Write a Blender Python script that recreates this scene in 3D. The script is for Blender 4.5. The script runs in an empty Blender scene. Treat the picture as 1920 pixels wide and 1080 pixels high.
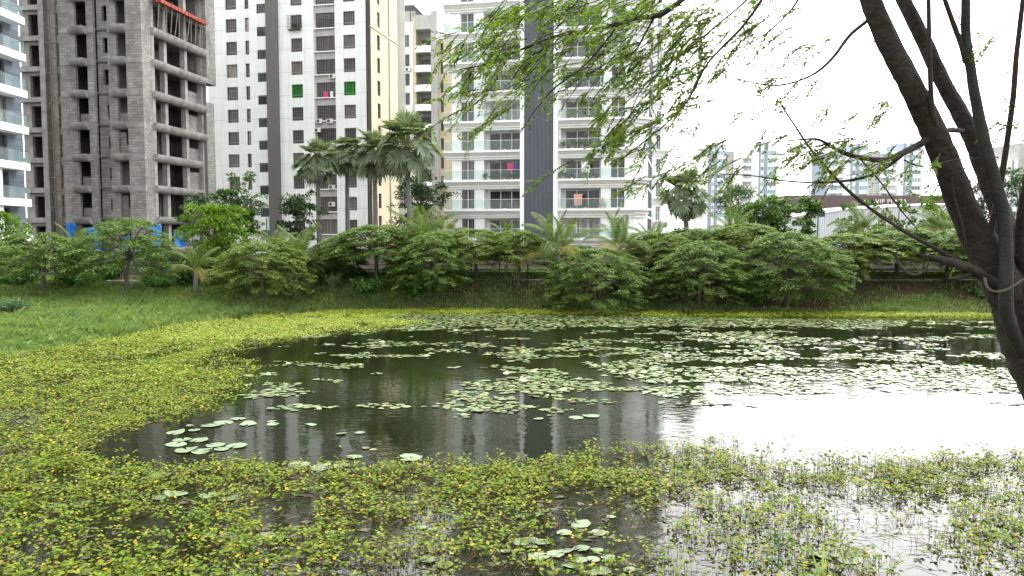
import bpy, math, random
import numpy as np
from mathutils import Vector
R = math.radians
random.seed(7)
rng = np.random.default_rng(11)
SC = bpy.context.scene
COL = SC.collection

# ------------------------------------------------------------------ camera, sky, sun, exposure
F = 1500.0                      # focal length in pixels of the 1920 px wide photograph
PITCH = math.atan(100.0 / F)    # horizon 100 px above the picture centre
CAM = np.array([0.0, 0.0, 4.5])
cam = bpy.data.objects.new("camera", bpy.data.cameras.new("camera"))
COL.objects.link(cam)
cam.location = CAM
cam.rotation_euler = (R(90) - PITCH, 0, 0)
cam.data.sensor_width = 36.0
cam.data.lens = 36.0 * F / 1920.0
cam.data.clip_start = 0.1
cam.data.clip_end = 3000
SC.camera = cam

SUN_EL, SUN_AZ = R(48), R(42)   # azimuth measured from the view direction (+Y) towards the right (+X)
SUN_DIR = Vector((math.sin(SUN_AZ) * math.cos(SUN_EL), math.cos(SUN_AZ) * math.cos(SUN_EL), math.sin(SUN_EL)))
W = bpy.data.worlds.new("World")
SC.world = W
W.use_nodes = True
wn, wl = W.node_tree.nodes, W.node_tree.links
bg = wn["Background"]
bg.inputs["Strength"].default_value = 0.1
sky = wn.new("ShaderNodeTexSky")
sky.sky_type = 'NISHITA'
sky.sun_disc = False
sky.sun_elevation = SUN_EL
sky.sun_rotation = SUN_AZ
sky.air_density = 1.0
sky.dust_density = 3.0
hs = wn.new("ShaderNodeHueSaturation")
hs.inputs["Saturation"].default_value = 0.25
wl.new(sky.outputs[0], hs.inputs["Color"])
# thin bright overcast: a layer of cloud that is brighter towards the veiled sun
tc = wn.new("ShaderNodeTexCoord")
dot = wn.new("ShaderNodeVectorMath"); dot.operation = 'DOT_PRODUCT'
nrm = wn.new("ShaderNodeVectorMath"); nrm.operation = 'NORMALIZE'
wl.new(tc.outputs["Generated"], nrm.inputs[0])
wl.new(nrm.outputs[0], dot.inputs[0])
dot.inputs[1].default_value = SUN_DIR
mr = wn.new("ShaderNodeMapRange")
mr.inputs["From Min"].default_value = -0.6
mr.inputs["From Max"].default_value = 1.0
wl.new(dot.outputs["Value"], mr.inputs["Value"])
pw = wn.new("ShaderNodeMath"); pw.operation = 'POWER'
wl.new(mr.outputs[0], pw.inputs[0]); pw.inputs[1].default_value = 6.0
ml = wn.new("ShaderNodeMath"); ml.operation = 'MULTIPLY_ADD'
wl.new(pw.outputs[0], ml.inputs[0]); ml.inputs[1].default_value = 72.0; ml.inputs[2].default_value = 26.0
cn = wn.new("ShaderNodeTexNoise"); cn.inputs["Scale"].default_value = 2.2; cn.inputs["Detail"].default_value = 5
wl.new(nrm.outputs[0], cn.inputs["Vector"])
cm = wn.new("ShaderNodeMath"); cm.operation = 'MULTIPLY_ADD'
wl.new(cn.outputs["Fac"], cm.inputs[0]); cm.inputs[1].default_value = 0.5; cm.inputs[2].default_value = 0.75
cmul = wn.new("ShaderNodeMath"); cmul.operation = 'MULTIPLY'
wl.new(ml.outputs[0], cmul.inputs[0]); wl.new(cm.outputs[0], cmul.inputs[1])
ccol = wn.new("ShaderNodeVectorMath"); ccol.operation = 'SCALE'
ccol.inputs[0].default_value = (1.0, 0.995, 0.985)
wl.new(cmul.outputs[0], ccol.inputs["Scale"])
mx = wn.new("ShaderNodeMix"); mx.data_type = 'RGBA'
mx.inputs[0].default_value = 0.8
wl.new(hs.outputs[0], mx.inputs[6]); wl.new(ccol.outputs[0], mx.inputs[7])
wl.new(mx.outputs[2], bg.inputs["Color"])

sun = bpy.data.objects.new("sun", bpy.data.lights.new("sun", 'SUN'))
COL.objects.link(sun)
sun.data.energy = 1.0
sun.data.angle = R(12)
sun.data.color = (1.0, 0.96, 0.9)
sun.rotation_euler = SUN_DIR.to_track_quat('Z', 'Y').to_euler()
sun.location = (20, 20, 60)

SC.view_settings.view_transform = 'Standard'
SC.view_settings.look = 'None'
SC.view_settings.exposure = 0.15
SC.view_settings.gamma = 1.0
SC.render.engine = 'CYCLES'
cy = SC.cycles
cy.max_bounces = 7; cy.diffuse_bounces = 3; cy.glossy_bounces = 3; cy.transmission_bounces = 4
cy.transparent_max_bounces = 10; cy.volume_bounces = 0
cy.use_denoising = True
cy.caustics_reflective = False; cy.caustics_refractive = False
cy.sample_clamp_indirect = 6.0

# ------------------------------------------------------------------ where a pixel of the photograph lies in the place
ct, st = math.cos(PITCH), math.sin(PITCH)
def ray(px, py):
    x, y = px - 960.0, 540.0 - py
    return np.array([x, F * ct + y * st, -F * st + y * ct])
def gz(px, py, z=0.0):
    d = ray(px, py); t = (z - CAM[2]) / d[2]
    return CAM + d * t
def at(px, py, Y):
    d = ray(px, py); return CAM + d * (Y / d[1])
def project(P):
    P = np.atleast_2d(P) - CAM
    zc = P[:, 1] * ct - P[:, 2] * st
    yc = P[:, 1] * st + P[:, 2] * ct
    zc = np.where(zc < 0.1, 0.1, zc)
    return 960 + F * P[:, 0] / zc, 540 - F * yc / zc

# ------------------------------------------------------------------ small tools
def tag(o, label=None, cat=None, group=None, kind=None):
    if label: o["label"] = label
    if cat: o["category"] = cat
    if group: o["group"] = group
    if kind: o["kind"] = kind
    return o
def empty(name, loc=(0, 0, 0), rz=0.0, sc=None):
    o = bpy.data.objects.new(name, None)
    COL.objects.link(o)
    o.location = loc; o.rotation_euler = (0, 0, rz)
    o.empty_display_size = 0.3
    if sc: o.scale = sc
    return o
def link(name, me, parent=None, loc=None):
    o = bpy.data.objects.new(name, me)
    COL.objects.link(o)
    if parent: o.parent = parent
    if loc is not None: o.location = loc
    return o
def children_of(o): return CHILD.get(o.name, [])
def copy_tree(o, parent=None):
    c = o.copy(); COL.objects.link(c)
    if parent: c.parent = parent
    for ch in list(o.children): copy_tree(ch, c)
    return c

def np_mesh(name, V, Q, mat, smooth=False, uvcol=None):
    """mesh from numpy verts and an (n,k) face array"""
    V = np.asarray(V, np.float32); Q = np.asarray(Q, np.int32)
    me = bpy.data.meshes.new(name)
    k = Q.shape[1]
    me.vertices.add(len(V)); me.vertices.foreach_set("co", V.ravel())
    me.loops.add(Q.size); me.loops.foreach_set("vertex_index", Q.ravel())
    me.polygons.add(len(Q))
    me.polygons.foreach_set("loop_start", np.arange(0, Q.size, k, dtype=np.int32))
    if smooth: me.polygons.foreach_set("use_smooth", np.ones(len(Q), bool))
    me.update(calc_edges=True)
    if mat: me.materials.append(mat)
    return me

def catmull(pts, n=6):
    P = np.array(pts, float)
    if len(P) < 3: return P
    out = []
    for i in range(len(P) - 1):
        p0 = P[max(i - 1, 0)]; p1 = P[i]; p2 = P[i + 1]; p3 = P[min(i + 2, len(P) - 1)]
        for k in range(n):
            t = k / n
            out.append(0.5 * ((2 * p1) + (-p0 + p2) * t + (2 * p0 - 5 * p1 + 4 * p2 - p3) * t * t + (-p0 + 3 * p1 - 3 * p2 + p3) * t ** 3))
    out.append(P[-1])
    return np.array(out)

class MB:
    """collects faces, builds one mesh"""
    def __init__(s): s.v = []; s.f = []
    def quad(s, a, b, c, d):
        n = len(s.v); s.v += [tuple(a), tuple(b), tuple(c), tuple(d)]; s.f.append((n, n + 1, n + 2, n + 3))
    def box(s, x0, x1, y0, y1, z0, z1):
        if x1 < x0: x0, x1 = x1, x0
        if y1 < y0: y0, y1 = y1, y0
        if z1 < z0: z0, z1 = z1, z0
        n = len(s.v)
        s.v += [(x0, y0, z0), (x1, y0, z0), (x1, y1, z0), (x0, y1, z0), (x0, y0, z1), (x1, y0, z1), (x1, y1, z1), (x0, y1, z1)]
        for q in ((0, 3, 2, 1), (4, 5, 6, 7), (0, 1, 5, 4), (1, 2, 6, 5), (2, 3, 7, 6), (3, 0, 4, 7)):
            s.f.append(tuple(n + i for i in q))
    def prism(s, prof, x0, x1):
        """profile of (y,z) points extruded along x"""
        n = len(s.v); k = len(prof)
        s.v += [(x0, y, z) for y, z in prof] + [(x1, y, z) for y, z in prof]
        for i in range(k):
            j = (i + 1) % k
            s.f.append((n + i, n + j, n + k + j, n + k + i))
        s.f.append(tuple(n + i for i in range(k))[::-1]); s.f.append(tuple(n + k + i for i in range(k)))
    def tube(s, pts, rad, n=8, rough=0.0, cap=True):
        P = np.array(pts, float); m = len(P)
        rad = np.broadcast_to(np.array(rad, float), (m,)) if np.ndim(rad) == 0 or len(np.atleast_1d(rad)) == m else np.interp(np.linspace(0, 1, m), np.linspace(0, 1, len(rad)), rad)
        T = np.gradient(P, axis=0); T /= np.linalg.norm(T, axis=1)[:, None] + 1e-9
        ref = np.array([0, 0, 1.0]) if abs(T[0][2]) < 0.9 else np.array([1.0, 0, 0])
        base = len(s.v)
        u = np.cross(T[0], ref); u /= np.linalg.norm(u)
        for i in range(m):
            u = u - T[i] * np.dot(u, T[i]); u /= np.linalg.norm(u) + 1e-9
            w = np.cross(T[i], u)
            for k in range(n):
                a = 2 * math.pi * k / n
                r = rad[i] * (1 + (random.uniform(-rough, rough) if rough else 0))
                s.v.append(tuple(P[i] + (u * math.cos(a) + w * math.sin(a)) * r))
        for i in range(m - 1):
            for k in range(n):
                j = (k + 1) % n
                s.f.append((base + i * n + k, base + i * n + j, base + (i + 1) * n + j, base + (i + 1) * n + k))
        if cap:
            s.f.append(tuple(base + k for k in range(n))[::-1])
            s.f.append(tuple(base + (m - 1) * n + k for k in range(n)))
    def bar(s, a, b, r, n=5): s.tube([a, b], [r, r], n)
    def mesh(s, name, mat, smooth=False):
        me = bpy.data.meshes.new(name)
        me.from_pydata(s.v, [], s.f); me.update()
        if mat: me.materials.append(mat)
        if smooth:
            me.polygons.foreach_set("use_smooth", np.ones(len(me.polygons), bool))
        return me
    def build(s, name, mat, parent=None, smooth=False, loc=None):
        return link(name, s.mesh(name, mat, smooth), parent, loc)

# ------------------------------------------------------------------ value noise for scattering
_tab = np.random.default_rng(5).random((256, 256))
def vnoise(x, y):
    xi = np.floor(x).astype(int); yi = np.floor(y).astype(int)
    fx = x - xi; fy = y - yi
    fx = fx * fx * (3 - 2 * fx); fy = fy * fy * (3 - 2 * fy)
    g = lambda a, b: _tab[a % 256, b % 256]
    return (g(xi, yi) * (1 - fx) + g(xi + 1, yi) * fx) * (1 - fy) + (g(xi, yi + 1) * (1 - fx) + g(xi + 1, yi + 1) * fx) * fy
def fbm(x, y, o=3):
    s = 0; a = 0.5; t = 0
    for i in range(o):
        s = s + a * vnoise(x * 2 ** i + 17 * i, y * 2 ** i + 31 * i); t += a; a *= 0.55
    return s / t
def inside(poly, x, y):
    poly = np.asarray(poly); res = np.zeros(np.shape(x), bool)
    j = len(poly) - 1
    for i in range(len(poly)):
        xi, yi = poly[i]; xj, yj = poly[j]
        c = ((yi > y) != (yj > y)) & (x < (xj - xi) * (y - yi) / (yj - yi + 1e-12) + xi)
        res ^= c; j = i
    return res
def dist_poly(poly, x, y):
    d = np.full(np.shape(x), 1e9)
    n = len(poly)
    for i in range(n):
        ax, ay = poly[i]; bx, by = poly[(i + 1) % n]
        ex, ey = bx - ax, by - ay
        t = np.clip(((x - ax) * ex + (y - ay) * ey) / (ex * ex + ey * ey), 0, 1)
        d = np.minimum(d, np.hypot(x - ax - t * ex, y - ay - t * ey))
    return d

# ------------------------------------------------------------------ materials
def newmat(name):
    m = bpy.data.materials.new(name); m.use_nodes = True
    nt = m.node_tree
    return m, nt.nodes, nt.links, nt.nodes["Principled BSDF"]
def rgb(c): return (c[0], c[1], c[2], 1.0)
def M(name, col, rough=0.7, var=0.12, scale=2.0, bump=0.0, bscale=30.0, streak=0.0, spec=0.4, metal=0.0, stain=(0.12, 0.11, 0.09)):
    m, n, l, b = newmat(name)
    tc = n.new("ShaderNodeTexCoord")
    nz = n.new("ShaderNodeTexNoise"); nz.inputs["Scale"].default_value = scale; nz.inputs["Detail"].default_value = 6
    l.new(tc.outputs["Object"], nz.inputs["Vector"])
    cr = n.new("ShaderNodeValToRGB")
    cr.color_ramp.elements[0].position = 0.3; cr.color_ramp.elements[1].position = 0.7
    cr.color_ramp.elements[0].color = rgb([c * (1 - var) for c in col]); cr.color_ramp.elements[1].color = rgb([min(1, c * (1 + var)) for c in col])
    l.new(nz.outputs["Fac"], cr.inputs["Fac"])
    out = cr.outputs["Color"]
    if streak:
        mp = n.new("ShaderNodeMapping"); mp.inputs["Scale"].default_value = (1.6, 1.6, 0.09)
        l.new(tc.outputs["Object"], mp.inputs["Vector"])
        n2 = n.new("ShaderNodeTexNoise"); n2.inputs["Scale"].default_value = 1.3; n2.inputs["Detail"].default_value = 7; n2.inputs["Roughness"].default_value = 0.65
        l.new(mp.outputs[0], n2.inputs["Vector"])
        c2 = n.new("ShaderNodeValToRGB"); c2.color_ramp.elements[0].position = 0.5; c2.color_ramp.elements[1].position = 0.78
        c2.color_ramp.elements[1].color = (streak, streak, streak, 1)
        l.new(n2.outputs["Fac"], c2.inputs["Fac"])
        mix = n.new("ShaderNodeMix"); mix.data_type = 'RGBA'
        l.new(c2.outputs["Color"], mix.inputs[0]); l.new(out, mix.inputs[6]); mix.inputs[7].default_value = rgb(stain)
        out = mix.outputs[2]
    l.new(out, b.inputs["Base Color"])
    b.inputs["Roughness"].default_value = rough
    b.inputs["Specular IOR Level"].default_value = spec
    b.inputs["Metallic"].default_value = metal
    if bump:
        bn = n.new("ShaderNodeTexNoise"); bn.inputs["Scale"].default_value = bscale; bn.inputs["Detail"].default_value = 5
        l.new(tc.outputs["Object"], bn.inputs["Vector"])
        bp = n.new("ShaderNodeBump"); bp.inputs["Strength"].default_value = bump; bp.inputs["Distance"].default_value = 0.03
        l.new(bn.outputs["Fac"], bp.inputs["Height"]); l.new(bp.outputs[0], b.inputs["Normal"])
    return m
def leafmat(name, cols, rough=0.5, transl=0.35, spec=0.35, patch=0.0, pcol=None, pscale=0.35):
    """leaf colours spread over the leaves at random; optional patches of another colour"""
    m, n, l, b = newmat(name)
    ge = n.new("ShaderNodeNewGeometry")
    cr = n.new("ShaderNodeValToRGB")
    el = cr.color_ramp.elements
    ps = np.linspace(0, 1, len(cols))
    if len(cols[0]) == 4: ps = [c[3] for c in cols]
    el[0].position = ps[0]; el[0].color = rgb(cols[0]); el[1].position = ps[-1]; el[1].color = rgb(cols[-1])
    for p, c in list(zip(ps, cols))[1:-1]:
        e = el.new(p); e.color = rgb(c)
    l.new(ge.outputs["Random Per Island"], cr.inputs["Fac"])
    out = cr.outputs["Color"]
    if patch:
        tc = n.new("ShaderNodeTexCoord")
        nz = n.new("ShaderNodeTexNoise"); nz.inputs["Scale"].default_value = pscale; nz.inputs["Detail"].default_value = 4
        l.new(tc.outputs["Object"], nz.inputs["Vector"])
        r2 = n.new("ShaderNodeValToRGB"); r2.color_ramp.elements[0].position = 0.42; r2.color_ramp.elements[1].position = 0.66
        r2.color_ramp.elements[1].color = (patch, patch, patch, 1)
        l.new(nz.outputs["Fac"], r2.inputs["Fac"])
        mix = n.new("ShaderNodeMix"); mix.data_type = 'RGBA'
        l.new(r2.outputs["Color"], mix.inputs[0]); l.new(out, mix.inputs[6]); mix.inputs[7].default_value = rgb(pcol)
        out = mix.outputs[2]
    l.new(out, b.inputs["Base Color"])
    b.inputs["Roughness"].default_value = rough
    b.inputs["Specular IOR Level"].default_value = spec
    if transl:
        tr = n.new("ShaderNodeBsdfTranslucent")
        g = n.new("ShaderNodeMix"); g.data_type = 'RGBA'; g.blend_type = 'MULTIPLY'; g.inputs[0].default_value = 1
        l.new(out, g.inputs[6]); g.inputs[7].default_value = (1.25, 1.35, 0.6, 1)
        l.new(g.outputs[2], tr.inputs["Color"])
        ms = n.new("ShaderNodeMixShader"); ms.inputs[0].default_value = transl
        l.new(b.outputs[0], ms.inputs[1]); l.new(tr.outputs[0], ms.inputs[2])
        l.new(ms.outputs[0], n["Material Output"].inputs["Surface"])
    return m
def blockmat(name, col, mortar, rough=0.9, bw=0.42, bh=0.21, ms=0.018, streak=0.55):
    """grey block masonry: courses follow the wall"""
    m, n, l, b = newmat(name)
    tc = n.new("ShaderNodeTexCoord"); sx = n.new("ShaderNodeSeparateXYZ"); cx = n.new("ShaderNodeCombineXYZ")
    l.new(tc.outputs["Object"], sx.inputs[0])
    ad = n.new("ShaderNodeMath"); ad.operation = 'ADD'
    l.new(sx.outputs[0], ad.inputs[0]); l.new(sx.outputs[1], ad.inputs[1])
    l.new(ad.outputs[0], cx.inputs[0]); l.new(sx.outputs[2], cx.inputs[1])
    br = n.new("ShaderNodeTexBrick")
    br.inputs["Scale"].default_value = 1.0; br.inputs["Brick Width"].default_value = bw; br.inputs["Row Height"].default_value = bh
    br.inputs["Mortar Size"].default_value = ms; br.inputs["Bias"].default_value = 0.0
    br.inputs["Color1"].default_value = rgb([c * 0.8 for c in col]); br.inputs["Color2"].default_value = rgb([c * 1.18 for c in col]); br.inputs["Mortar"].default_value = rgb(mortar)
    l.new(cx.outputs[0], br.inputs["Vector"])
    nz = n.new("ShaderNodeTexNoise"); nz.inputs["Scale"].default_value = 0.6; nz.inputs["Detail"].default_value = 8; nz.inputs["Roughness"].default_value = 0.7
    mp = n.new("ShaderNodeMapping"); mp.inputs["Scale"].default_value = (1, 1, 0.3)
    l.new(tc.outputs["Object"], mp.inputs[0]); l.new(mp.outputs[0], nz.inputs["Vector"])
    r = n.new("ShaderNodeValToRGB"); r.color_ramp.elements[0].position = 0.35; r.color_ramp.elements[1].position = 0.75
    r.color_ramp.elements[0].color = (0.45, 0.43, 0.41, 1); r.color_ramp.elements[1].color = (1.15, 1.15, 1.13, 1)
    l.new(nz.outputs["Fac"], r.inputs["Fac"])
    mix = n.new("ShaderNodeMix"); mix.data_type = 'RGBA'; mix.blend_type = 'MULTIPLY'; mix.inputs[0].default_value = streak
    l.new(br.outputs["Color"], mix.inputs[6]); l.new(r.outputs["Color"], mix.inputs[7])
    l.new(mix.outputs[2], b.inputs["Base Color"])
    b.inputs["Roughness"].default_value = rough; b.inputs["Specular IOR Level"].default_value = 0.2
    return m
def glassmat(name, tint, alpha=0.3, rough=0.03):
    m, n, l, b = newmat(name)
    b.inputs["Base Color"].default_value = rgb(tint); b.inputs["Roughness"].default_value = rough
    tr = n.new("ShaderNodeBsdfTransparent"); tr.inputs["Color"].default_value = (0.93, 0.975, 0.97, 1)
    ms = n.new("ShaderNodeMixShader"); ms.inputs[0].default_value = alpha
    l.new(tr.outputs[0], ms.inputs[1]); l.new(b.outputs[0], ms.inputs[2])
    l.new(ms.outputs[0], n["Material Output"].inputs["Surface"])
    return m
def panemat(name, cols, rough=0.06, spec=0.5, fold=0.0):
    """a window pane: a colour for each pane at random (dark room, drawn curtain ...)"""
    m, n, l, b = newmat(name)
    oi = n.new("ShaderNodeObjectInfo")
    cr = n.new("ShaderNodeValToRGB"); cr.color_ramp.interpolation = 'CONSTANT'
    el = cr.color_ramp.elements
    el[0].color = rgb(cols[0]); el[1].color = rgb(cols[1]); el[1].position = 1 / len(cols)
    for i, c in enumerate(cols[2:], 2):
        e = el.new(i / len(cols)); e.color = rgb(c)
    l.new(oi.outputs["Random"], cr.inputs["Fac"])
    tc = n.new("ShaderNodeTexCoord"); mp = n.new("ShaderNodeMapping"); mp.inputs["Scale"].default_value = (5.0, 1, 0.15)
    l.new(tc.outputs["Object"], mp.inputs[0])
    nz = n.new("ShaderNodeTexNoise"); nz.inputs["Scale"].default_value = 1.5; nz.inputs["Detail"].default_value = 3
    l.new(mp.outputs[0], nz.inputs["Vector"])
    r = n.new("ShaderNodeValToRGB"); r.color_ramp.elements[0].position = 0.35; r.color_ramp.elements[1].position = 0.65
    r.color_ramp.elements[0].color = (0.45, 0.45, 0.45, 1); r.color_ramp.elements[1].color = (1.5, 1.5, 1.5, 1)
    l.new(nz.outputs["Fac"], r.inputs["Fac"])
    mix = n.new("ShaderNodeMix"); mix.data_type = 'RGBA'; mix.blend_type = 'MULTIPLY'; mix.inputs[0].default_value = 0.8
    l.new(cr.outputs["Color"], mix.inputs[6]); l.new(r.outputs["Color"], mix.inputs[7])
    l.new(mix.outputs[2], b.inputs["Base Color"])
    b.inputs["Roughness"].default_value = rough; b.inputs["Specular IOR Level"].default_value = spec
    return m

MT = dict(
    white=M("white_paint", (0.71, 0.74, 0.73), 0.75, 0.06, 0.5, streak=0.5, stain=(0.38, 0.4, 0.38)),
    white_trim=M("white_trim", (0.79, 0.81, 0.8), 0.7, 0.04, 0.5, streak=0.22, stain=(0.42, 0.42, 0.4)),
    white_clean=M("bright_white", (0.84, 0.85, 0.85), 0.6, 0.03, 0.8),
    spandrel=M("grey_spandrel", (0.42, 0.42, 0.41), 0.8, 0.1, 0.6, streak=0.4),
    band=M("dark_grey_band", (0.115, 0.112, 0.108), 0.8, 0.08, 0.4, streak=0.25, stain=(0.2, 0.2, 0.19)),
    beige=M("beige_paint", (0.5, 0.44, 0.31), 0.8, 0.08, 0.5, streak=0.45, stain=(0.3, 0.26, 0.2)),
    gap=M("dark_recess", (0.09, 0.09, 0.09), 0.9, 0.1, 0.5),
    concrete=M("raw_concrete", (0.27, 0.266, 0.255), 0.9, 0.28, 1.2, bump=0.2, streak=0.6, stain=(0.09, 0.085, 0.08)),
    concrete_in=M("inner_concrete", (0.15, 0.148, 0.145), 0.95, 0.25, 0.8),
    greyplaster=M("grey_plaster", (0.36, 0.36, 0.35), 0.85, 0.1, 0.6, streak=0.4),
    block=blockmat("grey_blockwork", (0.3, 0.298, 0.29), (0.19, 0.187, 0.182), bw=0.62, bh=0.26, ms=0.022, streak=0.75),
    cladding=blockmat("blue_grey_cladding", (0.15, 0.185, 0.225), (0.07, 0.08, 0.1), rough=0.5, bw=60.0, bh=0.62, ms=0.02, streak=0.2),
    slat=M("slate_slats", (0.1, 0.115, 0.14), 0.55, 0.1, 0.7, streak=0.2, stain=(0.14, 0.15, 0.17)),
    slatback=M("slat_backing", (0.04, 0.047, 0.06), 0.7, 0.05, 1),
    frame=M("dark_frame", (0.05, 0.05, 0.05), 0.5, 0.1, 3),
    wframe=M("white_frame", (0.72, 0.73, 0.73), 0.5, 0.03, 3),
    grille=M("grey_grille", (0.22, 0.21, 0.2), 0.6, 0.2, 3),
    green_grille=M("green_grille", (0.03, 0.2, 0.035), 0.55, 0.2, 3),
    pane=panemat("window_pane", [(0.03, 0.032, 0.034), (0.05, 0.05, 0.05), (0.09, 0.085, 0.08), (0.04, 0.045, 0.045), (0.18, 0.17, 0.155), (0.06, 0.065, 0.065), (0.3, 0.28, 0.25)]),
    pane_teal=panemat("stair_pane", [(0.05, 0.075, 0.075), (0.07, 0.1, 0.1), (0.04, 0.05, 0.055)]),
    pane_green=panemat("green_net_pane", [(0.02, 0.15, 0.02), (0.03, 0.2, 0.03)]),
    pane_lux=panemat("glazed_door_pane", [(0.035, 0.037, 0.04), (0.1, 0.1, 0.1), (0.06, 0.062, 0.066), (0.24, 0.24, 0.24), (0.03, 0.032, 0.035)], 0.08, 0.35),
    pane_cyan=panemat("cyan_pane", [(0.2, 0.42, 0.46), (0.28, 0.5, 0.53), (0.12, 0.2, 0.23)], 0.1),
    rail_glass=glassmat("railing_glass", (0.5, 0.55, 0.55), 0.09),
    steel=M("steel_rail", (0.55, 0.57, 0.57), 0.35, 0.05, 4, metal=0.6),
    red=M("red_shuttering", (0.3, 0.05, 0.028), 0.7, 0.25, 2.5),
    prop=M("rusty_prop", (0.22, 0.2, 0.18), 0.7, 0.2, 4),
    bamboo=M("scaffold_pole", (0.24, 0.19, 0.13), 0.8, 0.25, 3),
    blue=M("blue_tarpaulin", (0.005, 0.17, 0.6), 0.45, 0.2, 1.2, bump=0.5, bscale=3),
    black_metal=M("black_railing", (0.02, 0.021, 0.02), 0.6, 0.2, 3),
    coping=M("coping_concrete", (0.34, 0.33, 0.3), 0.9, 0.2, 1.0, streak=0.4),
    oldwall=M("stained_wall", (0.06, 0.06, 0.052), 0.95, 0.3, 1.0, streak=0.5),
    ac=M("white_metal_case", (0.6, 0.6, 0.58), 0.5, 0.05, 3),
    grillblack=M("fan_grille", (0.07, 0.07, 0.07), 0.6, 0.1, 3),
    brown=M("brown_fascia", (0.115, 0.085, 0.085), 0.6, 0.1, 0.6),
    sheet=M("corrugated_sheet", (0.58, 0.61, 0.63), 0.5, 0.06, 0.5, streak=0.25, stain=(0.35, 0.36, 0.36)),
    sign=M("white_letters", (0.8, 0.8, 0.78), 0.5, 0.02, 2),
    bluegrey=M("blue_grey_paint", (0.27, 0.33, 0.4), 0.7, 0.05, 0.5),
    green_pole=M("green_pole", (0.02, 0.16, 0.12), 0.5, 0.1, 2),
    pipe=M("concrete_pipe", (0.14, 0.13, 0.12), 0.9, 0.2, 4),
    dark=M("pipe_shade_black", (0.01, 0.01, 0.01), 1.0, 0.1, 2),
    solar=M("solar_panel", (0.05, 0.06, 0.08), 0.3, 0.1, 2),
    clothp=M("pink_cloth", (0.5, 0.07, 0.16), 0.8, 0.15, 5), clothw=M("white_cloth", (0.7, 0.7, 0.72), 0.8, 0.1, 5),
    clothb=M("blue_cloth", (0.05, 0.09, 0.22), 0.8, 0.15, 5), clothr=M("salmon_cloth", (0.6, 0.33, 0.27), 0.8, 0.15, 5),
    clay=M("clay_pot", (0.3, 0.12, 0.06), 0.8, 0.15, 5),
    cane=M("cane_chair", (0.42, 0.36, 0.27), 0.8, 0.15, 5),
)
# ================================================================== buildings
GZ = 1.6     # level of the ground behind the fence
class Face:
    """a building whose front is a vertical plane: local x runs along the front, local y into the building, z up from the ground"""
    def __init__(s, name, px, Y, deg, label, cat="building", base=GZ, group=None):
        p = at(px, 440, Y)
        s.o = np.array([p[0], p[1], base]); s.a = R(deg)
        s.root = empty(name, s.o, s.a)
        tag(s.root, label, cat, group)
        s.ux = np.array([math.cos(s.a), math.sin(s.a), 0]); s.uy = np.array([-math.sin(s.a), math.cos(s.a), 0])
    def uz(s, px, py, y=0.0):
        d = ray(px, py); n = s.uy
        t = np.dot(s.o + n * y - CAM, n) / np.dot(d, n)
        p = CAM + d * t - s.o
        return float(np.dot(p, s.ux)), float(p[2])
    def yz(s, px, py, x):
        """where the pixel meets the side wall at local x"""
        d = ray(px, py); n = s.ux
        t = np.dot(s.o + n * x - CAM, n) / np.dot(d, n)
        p = CAM + d * t - s.o
        return float(np.dot(p, s.uy)), float(p[2])
    def u(s, px, y=0.0, py=250): return s.uz(px, py, y)[0]
    def z(s, py, px, y=0.0): return s.uz(px, py, y)[1]
    def world(s, x, y, z): return s.o + s.ux * x + s.uy * y + np.array([0, 0, z])

def holed(mb, u0, u1, z0, z1, holes, y=0.0, depth=0.25, side=None):
    """a wall with real openings. side=None: front wall in the xz plane. side=x: a wall in the yz plane at that x (u is then local y,
    the depth goes towards -x)"""
    us = sorted({u0, u1, *[min(max(h[i], u0), u1) for h in holes for i in (0, 1)]})
    zs = sorted({z0, z1, *[min(max(h[i], z0), z1) for h in holes for i in (2, 3)]})
    def P(u, v, z): return (u, y + v, z) if side is None else (side - v, u, z)
    for i in range(len(us) - 1):
        uc = (us[i] + us[i + 1]) / 2
        col = [h for h in holes if h[0] < uc < h[1]]
        start = zs[0]; solid = None
        segs = []
        for j in range(len(zs) - 1):
            zc = (zs[j] + zs[j + 1]) / 2
            hit = any(h[2] < zc < h[3] for h in col)
            if not hit:
                if segs and abs(segs[-1][1] - zs[j]) < 1e-9: segs[-1][1] = zs[j + 1]
                else: segs.append([zs[j], zs[j + 1]])
        for a, b in segs:
            mb.quad(P(us[i], 0, a), P(us[i + 1], 0, a), P(us[i + 1], 0, b), P(us[i], 0, b))
    for a, b, c, d in holes:
        mb.quad(P(a, 0, c), P(a, depth, c), P(a, depth, d), P(a, 0, d))
        mb.quad(P(b, 0, c), P(b, 0, d), P(b, depth, d), P(b, depth, c))
        mb.quad(P(a, 0, c), P(b, 0, c), P(b, depth, c), P(a, depth, c))
        mb.quad(P(a, 0, d), P(a, depth, d), P(b, depth, d), P(b, 0, d))

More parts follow.
